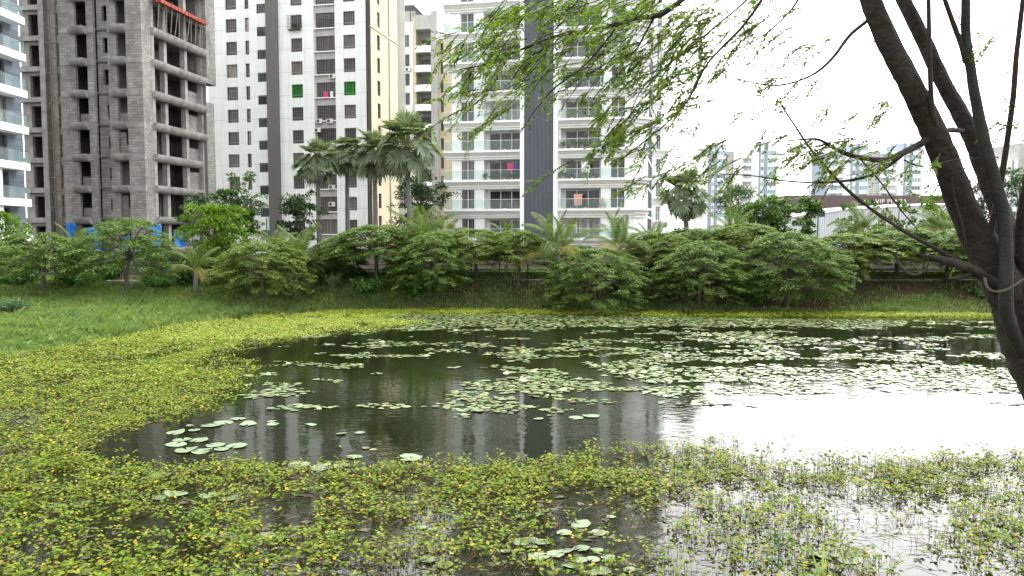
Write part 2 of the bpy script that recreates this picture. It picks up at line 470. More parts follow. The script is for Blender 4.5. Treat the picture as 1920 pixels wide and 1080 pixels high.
_wc = {}
def win_mesh(style, w, h):
    k = (style, round(w, 1), round(h, 1))
    if k in _wc: return _wc[k]
    w, h = k[1], k[2]
    f = MB(); g = MB()
    if style in ("grille", "green"):
        t = 0.05
        f.box(0, w, 0, 0.06, 0, t); f.box(0, w, 0, 0.06, h - t, h); f.box(0, t, 0, 0.06, t, h - t); f.box(w - t, w, 0, 0.06, t, h - t)
        n = max(4, int(h / 0.2))
        for i in range(1, n): f.box(t, w - t, 0.0, 0.025, h * i / n - 0.012, h * i / n + 0.012)
        m = max(2, int(w / 0.3))
        for i in range(1, m): f.box(w * i / m - 0.013, w * i / m + 0.013, -0.02, 0.0, t, h - t)
        g.quad((0.02, 0.14, 0.02), (w - 0.02, 0.14, 0.02), (w - 0.02, 0.14, h - 0.02), (0.02, 0.14, h - 0.02))
        r = ("green_grille" if style == "green" else "grille", "pane_green" if style == "green" else "pane")
    elif style == "slit":
        t = 0.04
        f.box(0, w, 0, 0.05, 0, t); f.box(0, w, 0, 0.05, h - t, h); f.box(0, t, 0, 0.05, t, h - t); f.box(w - t, w, 0, 0.05, t, h - t)
        f.box(t, w - t, 0, 0.04, h * 0.5 - 0.02, h * 0.5 + 0.02)
        g.quad((0.02, 0.1, 0.02), (w - 0.02, 0.1, 0.02), (w - 0.02, 0.1, h - 0.02), (0.02, 0.1, h - 0.02))
        r = ("frame", "pane")
    elif style == "stair":
        t = 0.04; m = 4
        f.box(0, w, 0, 0.05, 0, t); f.box(0, w, 0, 0.05, h - t, h)
        for i in range(m + 1):
            x = t / 2 + (w - t) * i / m; f.box(x - t / 2, x + t / 2, 0, 0.05, t, h - t)
        g.quad((0.02, 0.06, 0.02), (w - 0.02, 0.06, 0.02), (w - 0.02, 0.06, h - 0.02), (0.02, 0.06, h - 0.02))
        r = ("frame", "pane_teal")
    elif style == "slider2" or style == "slider3":
        t = 0.07; m = 2 if style == "slider2" else 3
        f.box(0, w, 0, 0.07, 0, t); f.box(0, w, 0, 0.07, h - t, h)
        for i in range(m + 1):
            x = t / 2 + (w - t) * i / m; f.box(x - t / 2, x + t / 2, 0, 0.07, t, h - t)
        g.quad((0.02, 0.09, 0.02), (w - 0.02, 0.09, 0.02), (w - 0.02, 0.09, h - 0.02), (0.02, 0.09, h - 0.02))
        r = ("wframe", "pane_lux")
    else:  # cyan
        t = 0.08; m = max(2, int(w / 0.9))
        f.box(0, w, 0, 0.07, 0, t); f.box(0, w, 0, 0.07, h - t, h)
        for i in range(m + 1):
            x = t / 2 + (w - t) * i / m; f.box(x - t / 2, x + t / 2, 0, 0.07, t, h - t)
        g.quad((0.02, 0.09, 0.02), (w - 0.02, 0.09, 0.02), (w - 0.02, 0.09, h - 0.02), (0.02, 0.09, h - 0.02))
        r = ("wframe", "pane_cyan")
    _wc[k] = (f.mesh("window", MT[r[0]]), g.mesh("pane", MT[r[1]]))
    return _wc[k]
def window(root, style, u0, u1, z0, z1, y=0.14, side=None, label=None):
    f, g = win_mesh(style, u1 - u0, z1 - z0)
    o = link("window", f, root)
    if side is None: o.location = (u0, y, z0)
    else:
        o.location = (side - y, u0, z0); o.rotation_euler = (0, 0, R(90))
    if label: o["label"] = label
    link("pane", g, o)
    return o

def ac_unit(face, u, z, label, y=-0.38):
    t = empty("air_conditioner", face.world(u, y, z), face.a)
    tag(t, label, "air conditioner", "air conditioner units on the white tower")
    b = MB(); b.box(-0.42, 0.42, 0, 0.3, 0, 0.58); b.build("case", MT["ac"], t)
    g = MB()
    pr = [(-0.12 + 0.22 * math.cos(a), 0.29 + 0.22 * math.sin(a)) for a in np.linspace(0, 2 * math.pi, 17)[:-1]]
    n = len(g.v); g.v += [(x, -0.012, zz) for x, zz in pr] + [(x, 0.0, zz) for x, zz in pr]
    g.f.append(tuple(range(16))); g.f += [(i, (i + 1) % 16, 16 + (i + 1) % 16, 16 + i) for i in range(16)]
    g.build("fan_grille", MT["grillblack"], t)
    k = MB(); k.box(-0.4, -0.35, 0.0, 0.38, -0.06, -0.003); k.box(0.35, 0.4, 0.0, 0.38, -0.06, -0.003); k.build("bracket", MT["grillblack"], t)
    return t

# ------------------------------------------------------------------ white tower with the grey band and the beige side
def white_tower():
    T = Face("white_tower", 600, 107.0, -12, "tall white apartment tower with a dark grey vertical band and a beige side wall")
    root = T.root; H = 39.0
    uL = T.u(392); uB0 = T.u(504); uB1 = T.u(525.5); uR = T.u(688)
    FH = 3.0
    cols = [  # style, xL, xR, a row's top py, height px
        ("grille", 424.5, 445, 121, 25), ("slit", 460.5, 468, 119, 26), ("stair", 483, 503, 136, 17.5),
        ("grille", 546, 567, 115, 25.5), ("loggia", 590.5, 626, 110, 28.5), ("grille", 644, 666, 109, 26)]
    holesL, holesR, wins = [], [], []
    for ci, (st_, xa, xb, yt, hp) in enumerate(cols):
        xm = (xa + xb) / 2
        u0 = T.uz(xa, yt)[0]; u1 = T.uz(xb, yt)[0]
        z1 = T.uz(xm, yt)[1]; z0 = T.uz(xm, yt + hp)[1]
        for k in range(-9, 5):
            a, b = z0 + k * FH, z1 + k * FH
            if a < 1.0 or b > H - 0.5: continue
            if st_ == "loggia":
                wins.append((ci, k, st_, u0, u1, a, b)); continue
            (holesL if ci < 3 else holesR).append((u0, u1, a, b)); wins.append((ci, k, st_, u0, u1, a, b))
    lu0, lu1 = T.uz(588, 110)[0], T.uz(628.5, 110)[0]
    wl_ = MB(); holed(wl_, uL, uB0, 0, H, holesL, 0.0, 0.3)
    holed(wl_, uB1, lu0, 0, H, [h for h in holesR if h[1] < lu0], 0.0, 0.3)
    holed(wl_, lu1, uR, 0, H, [h for h in holesR if h[0] > lu1], 0.0, 0.3)
    # left end, top and back of the body
    wl_.quad((uL, 0, 0), (uL, 0, H), (uL, 14, H), (uL, 14, 0))
    wl_.quad((uL, 0, H), (uR, 0, H), (uR, 14, H), (uL, 14, H)); wl_.quad((uL, 14, 0), (uL, 14, H), (uR + 0.4, 14, H), (uR + 0.4, 14, 0))
    # recessed bay sides
    wl_.quad((lu0, 0, 0), (lu0, 0.35, 0), (lu0, 0.35, H), (lu0, 0, H)); wl_.quad((lu1, 0, 0), (lu1, 0, H), (lu1, 0.35, H), (lu1, 0.35, 0))
    wl_.build("wall", MT["white"], root)
    # thin level joints in the render, one each storey
    for k in range(1, 13):
        z = 0.35 + k * FH
        for a, b in ((uL, uB0), (uB1, lu0), (lu1, uR)):
            j = MB(); j.box(a, b, -0.012, 0.002, z, z + 0.03); j.build("storey_joint", MT["spandrel"], root)
    bw = [w for w in wins if w[2] == "loggia"]
    bay = MB(); holed(bay, lu0, lu1, 0, H, [(w[3], w[4], w[5], w[6]) for w in bw], 0.35, 0.25)
    bay.build("recessed_bay", MT["spandrel"], root)
    for w in bw:
        lg = MB(); lg.box(lu0 + 0.03, lu1 - 0.03, 0.05, 0.349, w[5] - 0.14, w[5] - 0.02); lg.build("bay_ledge", MT["white_trim"], root)
    b = MB(); b.box(uB0, uB1, -0.35, 1, 0, H); b.build("vertical_band", MT["band"], root)
    for ci, k, st_, u0, u1, a, b_ in wins:
        lab = None; s2 = st_
        if st_ == "loggia": s2 = "grille"
        if ci in (3, 5) and k == -1: s2 = "green"; lab = "window screened with bright green netting"
        if s2 == "grille" and ci != 4 and rng.random() < 0.0: s2 = "slit"
        if ci == 4: window(root, s2, u0, u1, a, b_, 0.45)
        elif st_ == "stair": window(root, s2, u0, u1, a, b_, 0.12)
        else: window(root, s2, u0, u1, a, b_, 0.12 if rng.random() < .5 else 0.16, None, lab)
    # beige side
    g = MB(); xg = uR
    g.box(xg, xg + 0.45, 0.5, 2.0, 0, H); g.build("dark_recess", MT["gap"], root)
    sx = xg + 0.46
    holes = []; swins = []
    ya = T.yz(707.5, 118, sx)[0]; yb = T.yz(712.8, 118, sx)[0]
    z1 = T.yz(710, 109, sx)[1]; z0 = T.yz(710, 137, sx)[1]
    for k in range(-8, 6):
        a, b_ = z0 + k * FH, z1 + k * FH
        if a > 1 and b_ < H - .5: holes.append((ya, yb, a, b_)); swins.append((ya, yb, a, b_))
    yend = T.yz(746.5, 250, sx)[0]
    s = MB(); y0 = T.yz(697, 250, sx)[0]
    holed(s, y0, yend, 0, H, holes, 0, 0.3, side=sx)
    s.quad((sx - 0.5, y0, 0), (sx, y0, 0), (sx, y0, H), (sx - 0.5, y0, H)); s.quad((xg, y0, H), (sx, y0, H), (sx, yend, H), (xg, yend, H))
    s.quad((sx - 6, yend, 0), (sx - 6, yend, H), (sx, yend, H), (sx, yend, 0))
    s.build("side_wall", MT["beige"], root)
    zz = T.yz(697, 52, sx)[1]
    c = MB(); c.box(sx - 0.1, sx + 0.1, y0 - 0.05, yend, zz, zz + 0.28); c.build("string_course", MT["beige"], root)
    yp = T.yz(730, 200, sx)[0]
    c = MB(); c.tube([(sx + 0.1, yp, 0.2), (sx + 0.1, yp, H)], 0.09, 6); c.build("downpipe", MT["spandrel"], root)
    for w in swins: window(root, "slit", w[0], w[1], w[2], w[3], 0.1, side=sx)
    # air conditioners
    for px, py, lab in ((623, 147, "white air conditioner below the grille one floor above the pink laundry"),
                        (618, 231, "white air conditioner at the foot of the planted grille, right one of the pair"),
                        (598, 231, "grey air conditioner at the foot of the planted grille, left one of the pair"),
                        (595, 248, "slim white air conditioner mounted left of a grille under the paired units"),
                        (622, 355, "white air conditioner below a grille behind the two slim palms"),
                        (622, 387, "lowest white air conditioner on the grey recessed bay")):
        u, z = T.uz(px, py); ac_unit(T, u, z, lab, y=-0.08)
    # washing
    u, z = T.uz(611, 172, 0.3)
    cl = cloth_item(T.world(u, 0.28, z), T.a, 0.65, 1.0, "clothp", "pink cloth hanging in a grille of the white tower", 3)
    u, z = T.uz(622, 171, 0.3)
    cloth_item(T.world(u, 0.28, z), T.a, 0.4, 0.8, "clothw", "white cloth hanging right of the pink cloth", 4)
    # planter grille that stands out at the upper left
    u0, z0 = T.uz(542, 57); u1, z1 = T.uz(565, 29)
    cg = MB()
    for i in range(9):
        x = u0 + (u1 - u0) * i / 8; cg.box(x - 0.015, x + 0.015, -0.5, -0.47, z0, z1)
    for i in range(6):
        z = z0 + (z1 - z0) * i / 5; cg.box(u0, u1, -0.52, -0.5, z - 0.012, z + 0.012); cg.box(u0, u0 + 0.03, -0.5, 0, z - 0.012, z + 0.012); cg.box(u1 - 0.03, u1, -0.5, 0, z - 0.012, z + 0.012)
    cg.box(u0, u1, -0.5, 0, z0 - 0.05, z0)
    cg.build("planter_cage", MT["frame"], root)
    pot = balcony_plant(T.world((u0 + u1) / 2, -0.25, z0), 0.9, "leafy plant in the projecting window cage of the white tower", 6)
    return T

def cloth_item(loc, rz, w, h, mat, label, seed):
    r = random.Random(seed)
    t = empty("laundry", loc, rz)
    tag(t, label, "laundry", "washing hung out on the apartment blocks")
    nx, nz = 8, 6; V = []; Fc = []
    for k in range(nz + 1):
        for i in range(nx + 1):
            x = -w / 2 + w * i / nx; z = -h * k / nz * (1 - 0.06 * math.sin(i * 1.7 + seed))
            V.append((x * (1 - 0.1 * k / nz), 0.03 * math.sin(i * 1.9 + seed) * (0.4 + k / nz), z))
    for k in range(nz):
        for i in range(nx): a = k * (nx + 1) + i; Fc.append((a, a + 1, a + nx + 2, a + nx + 1))
    m = MB(); m.v = V; m.f = Fc
    o = m.build("cloth", MT[mat], t)
    sd = o.modifiers.new("thick", 'SOLIDIFY'); sd.thickness = 0.015
    l = MB(); l.tube([(-w / 2 - 0.12, 0, 0.012), (w / 2 + 0.12, 0, 0.012)], 0.01, 5); l.build("line", MT["grille"], t)
    return t
def balcony_plant(loc, h, label, seed, pot=True):
    t = empty("potted_plant", loc)
    tag(t, label, "potted plant", "potted plants on the balconies")
    b = MB(); b.tube([(0, 0, 0.0), (0, 0, 0.03), (0, 0, h * 0.28)], [h * 0.11, h * 0.13, h * 0.17], 12); b.build("pot", MT["clay"], t)
    g = np.random.default_rng(seed); n = 70
    ph = g.random(n) * 6.28; el = g.random(n) ** 0.6 * 1.4
    D = np.stack([np.cos(ph) * np.cos(el), np.sin(ph) * np.cos(el), np.sin(el)], 1)
    P = np.array([0, 0, h * 0.26]) + D * (g.random((n, 1)) * h * 0.35)
    link("leaves", leaf_mesh("leaves", P, D + g.normal(0, .3, (n, 3)), h * 0.42, h * 0.1, MT["leaf_mid"], g), t)
    return t

# ------------------------------------------------------------------ apartment block with white cornices and the slatted strip
def cornice(mb, u0, u1, ztop, y=0.0, out=0.75):
    prof = [(y + 0.002, ztop), (y - out, ztop), (y - out, ztop - 0.22), (y - out + 0.1, ztop - 0.24), (y - out * 0.55, ztop - 0.5),
            (y - out * 0.42, ztop - 0.56), (y - out * 0.42, ztop - 0.7), (y - out * 0.22, ztop - 0.74), (y - out * 0.22, ztop - 0.92), (y + 0.002, ztop - 0.95)]
    mb.prism(prof, u0, u1)
def lux_block():
    T = Face("cornice_apartment_block", 1012, 85.0, -12, "white apartment block with stepped cornices, glass balconies and a slate slatted strip")
    root = T.root; H = 36.0; FH = 3.1
    zf = T.z(392.5, 905)                       # a floor level: foot of the glass rail
    floors = [zf + FH * k for k in range(-2, 11) if 0.3 < zf + FH * k < H - 2.5]
    uw0 = T.u(848, py=330); us0 = T.u(977.5, py=330); us1 = T.u(1047.5, py=330); uw1 = T.u(1190, py=330)
    w1 = (T.u(864.5, py=330), T.u(890, py=330)); lo = (T.u(907.5, py=330), us0 - 0.02)
    w2 = (T.u(1144.5, py=330), T.u(1171, py=330)); lr = (T.u(1051, py=330), T.u(1126.5, py=330))
    hl, hr = [], []
    for z in floors:
        hl += [(w1[0], w1[1], z + 0.02, z + 2.1), (lo[0], lo[1], z + 0.02, z + 2.13)]
        hr += [(w2[0], w2[1], z + 0.02, z + 2.1), (lr[0], lr[1], z + 0.02, z + 2.13)]
    wm = MB()
    holed(wm, uw0, us0, 0, H, [h for h in hl if h[1] < lo[0]], 0, 0.22)
    wm.f = []; wm.v = []
    # openings of two depths: the windows are shallow, the balcony recess is deep
    def both(a, b, wh, lh, side):
        m0 = (wh[1] + lh[0]) / 2 if wh[1] < lh[0] else (lh[1] + wh[0]) / 2
        segs = ((a, m0), (m0, b))
        for s0, s1 in segs:
            hs_ = [h for h in (hl if side == 0 else hr) if s0 < (h[0] + h[1]) / 2 < s1]
            deep = any(abs(h[0] - lh[0]) < 1e-6 for h in hs_)
            holed(wm, s0, s1, 0, H, hs_, 0, 1.3 if deep else 0.2)
    both(uw0, us0, w1, lo, 0); both(us1, uw1, w2, lr, 1)
    # ends, chamfered right corner, roof, back
    ch = 1.0
    wm.quad((uw0, 0, 0), (uw0, 0, H), (uw0, 12, H), (uw0, 12, 0))
    wm.quad((uw1, 0, 0), (uw1 + ch, ch, 0), (uw1 + ch, ch, H), (uw1, 0, H))
    wm.quad((uw0, 0, H), (uw1, 0, H), (uw1, 12, H), (uw0, 12, H)); wm.quad((uw0, 12, 0), (uw0, 12, H), (uw1 + ch, 12, H), (uw1 + ch, 12, 0))
    wm.quad((uw1 + ch, ch, 0), (uw1 + ch, 12, 0), (uw1 + ch, 12, H), (uw1 + ch, ch, H))
    wm.build("wall", MT["white_trim"], root)
    for a, b in ((lo[0], lo[1]), (lr[0], lr[1])):
        for z in floors:
            ins = MB(); ins.quad((a, 1.3, z + 0.02), (b, 1.3, z + 0.02), (b, 1.3, z + 2.13), (a, 1.3, z + 2.13)); ins.build("recess_wall", MT["white_trim"], root)
    for z in floors:
        k = MB(); cornice(k, uw0 - 0.75, us0, z)
        # return of the ledge round the left end and the chamfered right corner
        k.box(uw0 - 0.75, uw0 - 0.002, 0.004, 1.2, z - 0.22, z - 0.001); k.box(uw0 - 0.4, uw0 - 0.002, 0.004, 1.2, z - 0.75, z - 0.23)
        k.build("cornice", MT["white_trim"], root)
        k = MB(); cornice(k, us1, uw1, z)
        for o1, za, zb in ((0.75, z - 0.22, z - 0.001), (0.42, z - 0.6, z - 0.23), (0.2, z - 0.94, z - 0.61)):
            n = len(k.v); d = o1 * 0.41
            k.v += [(uw1 + 0.002, -o1, za), (uw1 + d + 0.002, -o1, za), (uw1 + ch + o1 + 0.002, ch - d, za), (uw1 + ch + 0.002, ch, za), (uw1 + 0.002, -0.004, za)]
            k.v += [(x, y, zb) for x, y, _ in k.v[n:n + 5]]
            k.f += [(n, n + 1, n + 2, n + 3, n + 4)[::-1], (n + 5, n + 6, n + 7, n + 8, n + 9)] + [(n + i, n + (i + 1) % 5, n + 5 + (i + 1) % 5, n + 5 + i) for i in range(5)]
        k.build("cornice", MT["white_trim"], root)
    # slatted strip between two white fins
    f = MB(); f.box(us0, us0 + 0.42, -0.75, 1.5, 0, H); f.build("fin", MT["white_clean"], root)
    f = MB(); f.box(us1 - 0.46, us1, -0.75, 1.5, 0, H); f.build("fin", MT["white_clean"], root)
    sa, sb = us0 + 0.423, us1 - 0.463
    s = MB(); s.box(sa, sb, -0.55, 1.0, 0, H); s.build("slat_backing", MT["slatback"], root)
    s = MB(); n = 22
    for i in range(n):
        x = sa + (sb - sa) * (i + 0.5) / n; s.box(x - 0.05, x + 0.05, -0.66, -0.552, 0, H)
    for z in floors: s.box(sa, sb, -0.568, -0.553, z - 0.03, z)
    s.build("slat_panel", MT["slat"], root)
    # right end: slate panels in white frames
    x = uw1 + ch
    ya, yb = T.yz(1209.5, 380, x)[0], T.yz(1219.5, 380, x)[0]
    q = MB()
    for z in floors:
        p = MB(); p.box(x + 0.002, x + 0.1, ya + 0.3, yb - 0.3, z - 0.7, z + 2.2)
        for y in np.arange(ya + 0.5, yb - 0.4, 0.45): p.box(x + 0.1, x + 0.14, y, y + 0.1, z - 0.7, z + 2.2)
        p.build("end_panel", MT["slat"], root)
    q.box(x + 0.003, x + 0.25, ya, ya + 0.297, 0, H); q.box(x + 0.003, x + 0.25, yb - 0.297, yb, 0, H)
    for z in floors: q.box(x + 0.003, x + 0.2, ya + 0.3, yb - 0.3, z - 0.9, z - 0.703)
    q.build("end_frame", MT["white_clean"], root)
    # glazing and rails
    for z in floors:
        window(root, "slider2", w1[0], w1[1], z + 0.03, z + 2.1, 0.08)
        window(root, "slider2", w2[0], w2[1], z + 0.03, z + 2.1, 0.08)
        window(root, "slider3", T.u(918, 1.1, 330), lo[1] - 0.05, z + 0.03, z + 2.05, 1.1)
        window(root, "slider3", lr[0] + 0.35, lr[1] - 0.15, z + 0.03, z + 2.05, 1.1)
        for a, b, extra in ((uw0 - 0.66, us0 - 0.03, 0), (us1 + 0.03, T.u(1176, py=330), 1)):
            g = MB(); n = max(3, int((b - a) / 1.4))
            for i in range(n): g.box(a + (b - a) * i / n + 0.02, a + (b - a) * (i + 1) / n - 0.02, -0.66, -0.645, z + 0.05, z + 1.0)
            if not extra: g.box(a, a + 0.015, -0.64, 0.9, z + 0.05, z + 1.0)
            else:
                r = g.build("railing", MT["rail_glass"], root); g = MB(); m = 0; c0 = uw1 + 0.75; g.v += [(c0, -0.35, z + 0.05), (c0 + 0.75, 0.4, z + 0.05), (c0 + 0.75, 0.4, z + 1.0), (c0, -0.35, z + 1.0)]; g.f.append((m, m + 1, m + 2, m + 3))
            r = g.build("railing", MT["rail_glass"], root)
            h = MB(); h.box(a, b, -0.675, -0.63, z + 1.003, z + 1.04)
            if not extra: h.box(a - 0.012, a + 0.03, -0.628, 0.9, z + 1.003, z + 1.04)
            for i in range(n + 1): xx = a + (b - a) * i / n; h.box(xx - 0.06, xx + 0.06, -0.7, -0.6, z + 0.002, z + 0.09)
            h.build("handrail", MT["wframe"], r)
    # life on the balconies
    def spot(px, fl, y=-0.35): return T.world(T.u(px, y, 330), y, floors[fl] + 0.003)
    names = [i for i in range(len(floors))]
    fa = min(range(len(floors)), key=lambda i: abs(floors[i] - zf))   # the floor whose rail foot is at py 392
    b1 = fa + 1; b2 = fa + 2
    i = 0
    for px, fl, hh, lab in ((910, b1, 0.9, "dark leaved plant in a pot at the left end of the balcony with washing"),
                            (921, b1, 0.6, "low potted plant second from the left on the balcony with washing"),
                            (944, b1, 0.7, "middle potted plant on the balcony with the washing"),
                            (957, b1, 0.8, "bushy potted plant under the pink washing"),
                            (969, b1, 0.9, "tall potted plant at the slatted strip under the blue washing"),
                            (1052, b1, 1.0, "bushy potted plant right of the slatted strip, third balcony up"),
                            (1060, b1, 0.9, "green potted plant second from the slatted strip on the white towel balcony"),
                            (1072, b1, 0.7, "small potted plant in the middle of the white towel balcony"),
                            (1112, b1, 0.8, "potted plant behind the glass near a white curtain"),
                            (1056, b2, 1.0, "potted plant on the balcony with hanging baskets, left end"),
                            (1075, b2, 1.1, "conical potted shrub left on the balcony with hanging baskets"),
                            (1090, b2, 1.2, "conical potted shrub in the middle of the balcony with hanging baskets"),
                            (1105, b2, 1.1, "conical potted shrub right on the balcony with hanging baskets"),
                            (1106, fa, 0.6, "small potted plant beside the cane chair")):
        i += 1; balcony_plant(spot(px, fl), hh, lab, 40 + i)
    for px, fl, w, h, m, lab in ((957, b1, 0.7, 0.8, "clothp", "pink and white garment hung above the balcony plants"),
                                 (968, b1, 0.9, 0.7, "clothb", "dark blue garment hung beside the pink one"),
                                 (1098, b1, 0.9, 1.1, "clothw", "white towel hung on the balcony right of the slatted strip"),
                                 (1084, fa, 0.9, 1.15, "clothr", "salmon striped cloth hung behind the lowest full glass balcony")):
        p = spot(px, fl, -0.2); p[2] += 1.75 if fl == b1 else 1.5
        cloth_item(p, T.a, w, h, m, lab, px)
    # cane chair
    p = spot(1131, fa)
    t = empty("cane_chair", p, T.a + 0.3); tag(t, "pale cane chair with a rounded back on a glass balcony", "chair")
    s = MB(); s.box(-0.3, 0.3, -0.25, 0.3, 0.38, 0.46); s.build("seat", MT["cane"], t)
    s = MB(); s.tube(catmull([(-0.32, -0.05, 0.47), (-0.34, 0.32, 0.8), (0, 0.38, 1.12), (0.34, 0.32, 0.8), (0.32, -0.05, 0.47)], 5), 0.045, 8); s.box(-0.28, 0.28, 0.3, 0.34, 0.463, 0.98); s.build("backrest", MT["cane"], t)
    for lx in (-0.26, 0.26):
        for ly in (-0.2, 0.25):
            s = MB(); s.tube([(lx, ly, 0), (lx * 0.95, ly * 0.95, 0.378)], 0.025, 6); s.build("leg", MT["cane"], t)
    return T

def lux_annex():
    T = Face("cornice_annex_block", 1224, 106.0, -12, "narrow white block with cornices seen past the right end of the slatted apartment block")
    root = T.root; H = 40; FH = 3.1
    u0 = T.u(1206, py=380); u1 = T.u(1241, py=380)
    zf = T.z(414, 1232)
    w = MB(); hs_ = []
    fl = [zf + FH * k for k in range(-1, 12) if 0.5 < zf + FH * k < H - 3]
    x0, x1 = T.u(1229, py=380), T.u(1238, py=380)
    for z in fl: hs_.append((x0, x1, z + 0.05, z + 2.0))
    holed(w, u0, u1, 0, H, hs_, 0, 0.2)
    w.quad((u1, 0, 0), (u1, 10, 0), (u1, 10, H), (u1, 0, H)); w.quad((u0, 0, H), (u1, 0, H), (u1, 10, H), (u0, 10, H)); w.quad((u0, 0, 0), (u0, 0, H), (u0, 10, H), (u0, 10, 0))
    w.build("wall", MT["white_clean"], root)
    for z in fl:
        c = MB(); cornice(c, u0, u1 + 0.75, z); c.box(u1 + 0.003, u1 + 0.75, 0.004, 3, z - 0.22, z - 0.002); c.build("cornice", MT["white_clean"], root)
    for z in fl:
        window(root, "slider2", x0, x1, z + 0.06, z + 2.0, 0.08)
        g = MB(); g.box(u0, u1 + 0.6, -0.66, -0.64, z + 0.04, z + 1.0); g.box(u1 + 0.6, u1 + 0.62, -0.66, 2.5, z + 0.04, z + 1.0)
        r = g.build("railing", MT["rail_glass"], root)
        h = MB(); h.box(u0, u1 + 0.65, -0.68, -0.63, z + 1.003, z + 1.04); h.build("handrail", MT["wframe"], r)
    return T

# ------------------------------------------------------------------ beige and grey block with rounded balconies, behind
def balcony_block():
    T = Face("balcony_block", 785, 130.0, -12, "beige and grey apartment block with stacked white balconies behind the white tower")
    root = T.root; FH = 3.05
    zt = lambda py, px: T.z(py, px)
    ua, ub, uc, ud, ue = T.u(742), T.u(777), T.u(783), T.u(823), T.u(850)
    Hl, Hc, Hw = zt(41, 765), zt(24, 800), zt(72, 835)
    rows = [zt(88, 763) - FH * k for k in range(0, 9)]
    lw = (T.u(755), T.u(769))
    w = MB(); holed(w, ua, ub, 0, Hl, [(lw[0], lw[1], z, z + 1.9) for z in rows if z > 0.3], 0, 0.35)
    w.quad((ua, 0, Hl), (ub, 0, Hl), (ub, 9, Hl), (ua, 9, Hl)); w.quad((ua, 0, 0), (ua, 0, Hl), (ua, 9, Hl), (ua, 9, 0)); w.build("wall", MT["white"], root)
    f = MB(); f.box(ub, uc, -0.5, 6, 0, Hl + 0.6); f.build("beige_fin", MT["beige"], root)
    # balcony bay under the tall plastered core
    prow = [zt(98, 795) - FH * k for k in range(0, 9)]
    ba, bb = uc, T.u(812)
    c = MB(); c.box(bb + 0.003, ud, -0.9, 8, 0, Hc); c.box(uc, bb, 1.6, 8, 0, Hc - 0.001); c.box(uc, bb, -0.9, 1.597, prow[0] + 3.4, Hc - 0.5)
    c.build("plastered_core", MT["greyplaster"], root)
    for z in prow:
        sl = MB(); sl.box(ba, bb, -0.88, 1.597, z - 0.22, z + 0.02); sl.build("floor_slab", MT["greyplaster"], root)
    for z in prow:
        if z < 0: continue
        p = MB(); n = 10
        pts = [(ba + (bb - ba) * t, -1.15 - 0.35 * math.sin(math.pi * t) ** 0.6) for t in np.linspace(0, 1, n)]
        for i in range(n - 1):
            (xa, ya), (xb, yb) = pts[i], pts[i + 1]
            p.quad((xa, ya, z - 0.25), (xb, yb, z - 0.25), (xb, yb, z + 0.75), (xa, ya, z + 0.75))
            p.quad((xa, ya, z + 0.75), (xb, yb, z + 0.75), (xb, yb + 0.12, z + 0.75), (xa, ya + 0.12, z + 0.75))
            p.quad((xa, ya, z - 0.25), (xa, -0.885, z - 0.25), (xb, -0.885, z - 0.25), (xb, yb, z - 0.25))
        p.quad((ba, -1.15, z - 0.25), (ba, -1.15, z + 0.75), (ba, -0.88, z + 0.75), (ba, -0.88, z - 0.25)); p.quad((bb, -1.15, z - 0.25), (bb, -0.88, z - 0.25), (bb, -0.88, z + 0.75), (bb, -1.15, z + 0.75))
        b = p.build("balcony", MT["white_clean"], root)
        r = MB(); r.tube([(x, y + 0.06, z + 1.05) for x, y in pts], 0.03, 5)
        for x, y in pts[::2]: r.bar((x, y + 0.06, z + 0.75), (x, y + 0.06, z + 1.05), 0.02)
        r.build("handrail", MT["frame"], b)
        window(root, "grille", ba + 0.3, bb - 0.5, z + 0.05, z + 2.2, 1.45)
    for i, z in enumerate(rows):
        if z > 0.3: window(root, "grille", lw[0], lw[1], z, z + 1.9, 0.1)
    # beige lower wing
    wr = [zt(102, 827) - 3.0 * k for k in range(0, 9)]
    wx = (T.u(826), T.u(831.5))
    w = MB(); holed(w, ud + 0.01, ue, 0, Hw, [(wx[0], wx[1], z, z + 1.85) for z in wr if z > 0.3], 0.2, 0.4)
    w.quad((ud, 0.2, Hw), (ue, 0.2, Hw), (ue, 9, Hw), (ud, 9, Hw)); w.quad((ue, 0.2, 0), (ue, 9, 0), (ue, 9, Hw), (ue, 0.2, Hw)); w.build("beige_wing", MT["beige"], root)
    for z in wr:
        if z > 0.3: window(root, "slit", wx[0], wx[1], z, z + 1.85, 0.4)
    # left end balconies against the tower
    for z in prow[:7]:
        p = MB(); xe = T.u(755); p.box(ua - 0.5, xe, -1.2, -0.003, z - 0.2 + 0.5, z + 1.0 + 0.5); p.build("balcony", MT["white"], root)
    # roof parapet sheet and solar canopy
    p = MB(); p.box(T.u(752), T.u(779), 0.3, 0.36, Hl + 0.003, zt(20, 765)); p.build("roof_screen", MT["greyplaster"], root)
    s = MB(); za = zt(24, 775); x0, x1 = T.u(752), T.u(789)
    s.v += [(x0, 0.0, zt(9, 760)), (x1 - 1, 0.0, zt(9, 775)), (x1, 5, za), (x0, 5, za)]; s.f.append((0, 1, 2, 3))
    s.v += [(x, y, z - 0.08) for x, y, z in s.v[:4]]; s.f += [(4, 7, 6, 5), (0, 4, 5, 1), (1, 5, 6, 2), (2, 6, 7, 3), (3, 7, 4, 0)]
    s.build("solar_canopy", MT["solar"], root)
    for x in (x0 + 0.4, (x0 + x1) / 2, x1 - 1.2):
        l = MB(); l.bar((x, 0.2, Hl), (x, 0.2, zt(9, 765) - 0.1), 0.05); l.build("canopy_post", MT["frame"], root)
        l = MB(); l.bar((x, 4.6, Hl), (x, 4.6, za - 0.06), 0.05); l.build("canopy_post", MT["frame"], root)
    u, z = T.uz(764, 133, -0.5); ac_unit(T, u, z, "white air conditioner on the beige and grey block's window bay", y=-0.4)
    return T

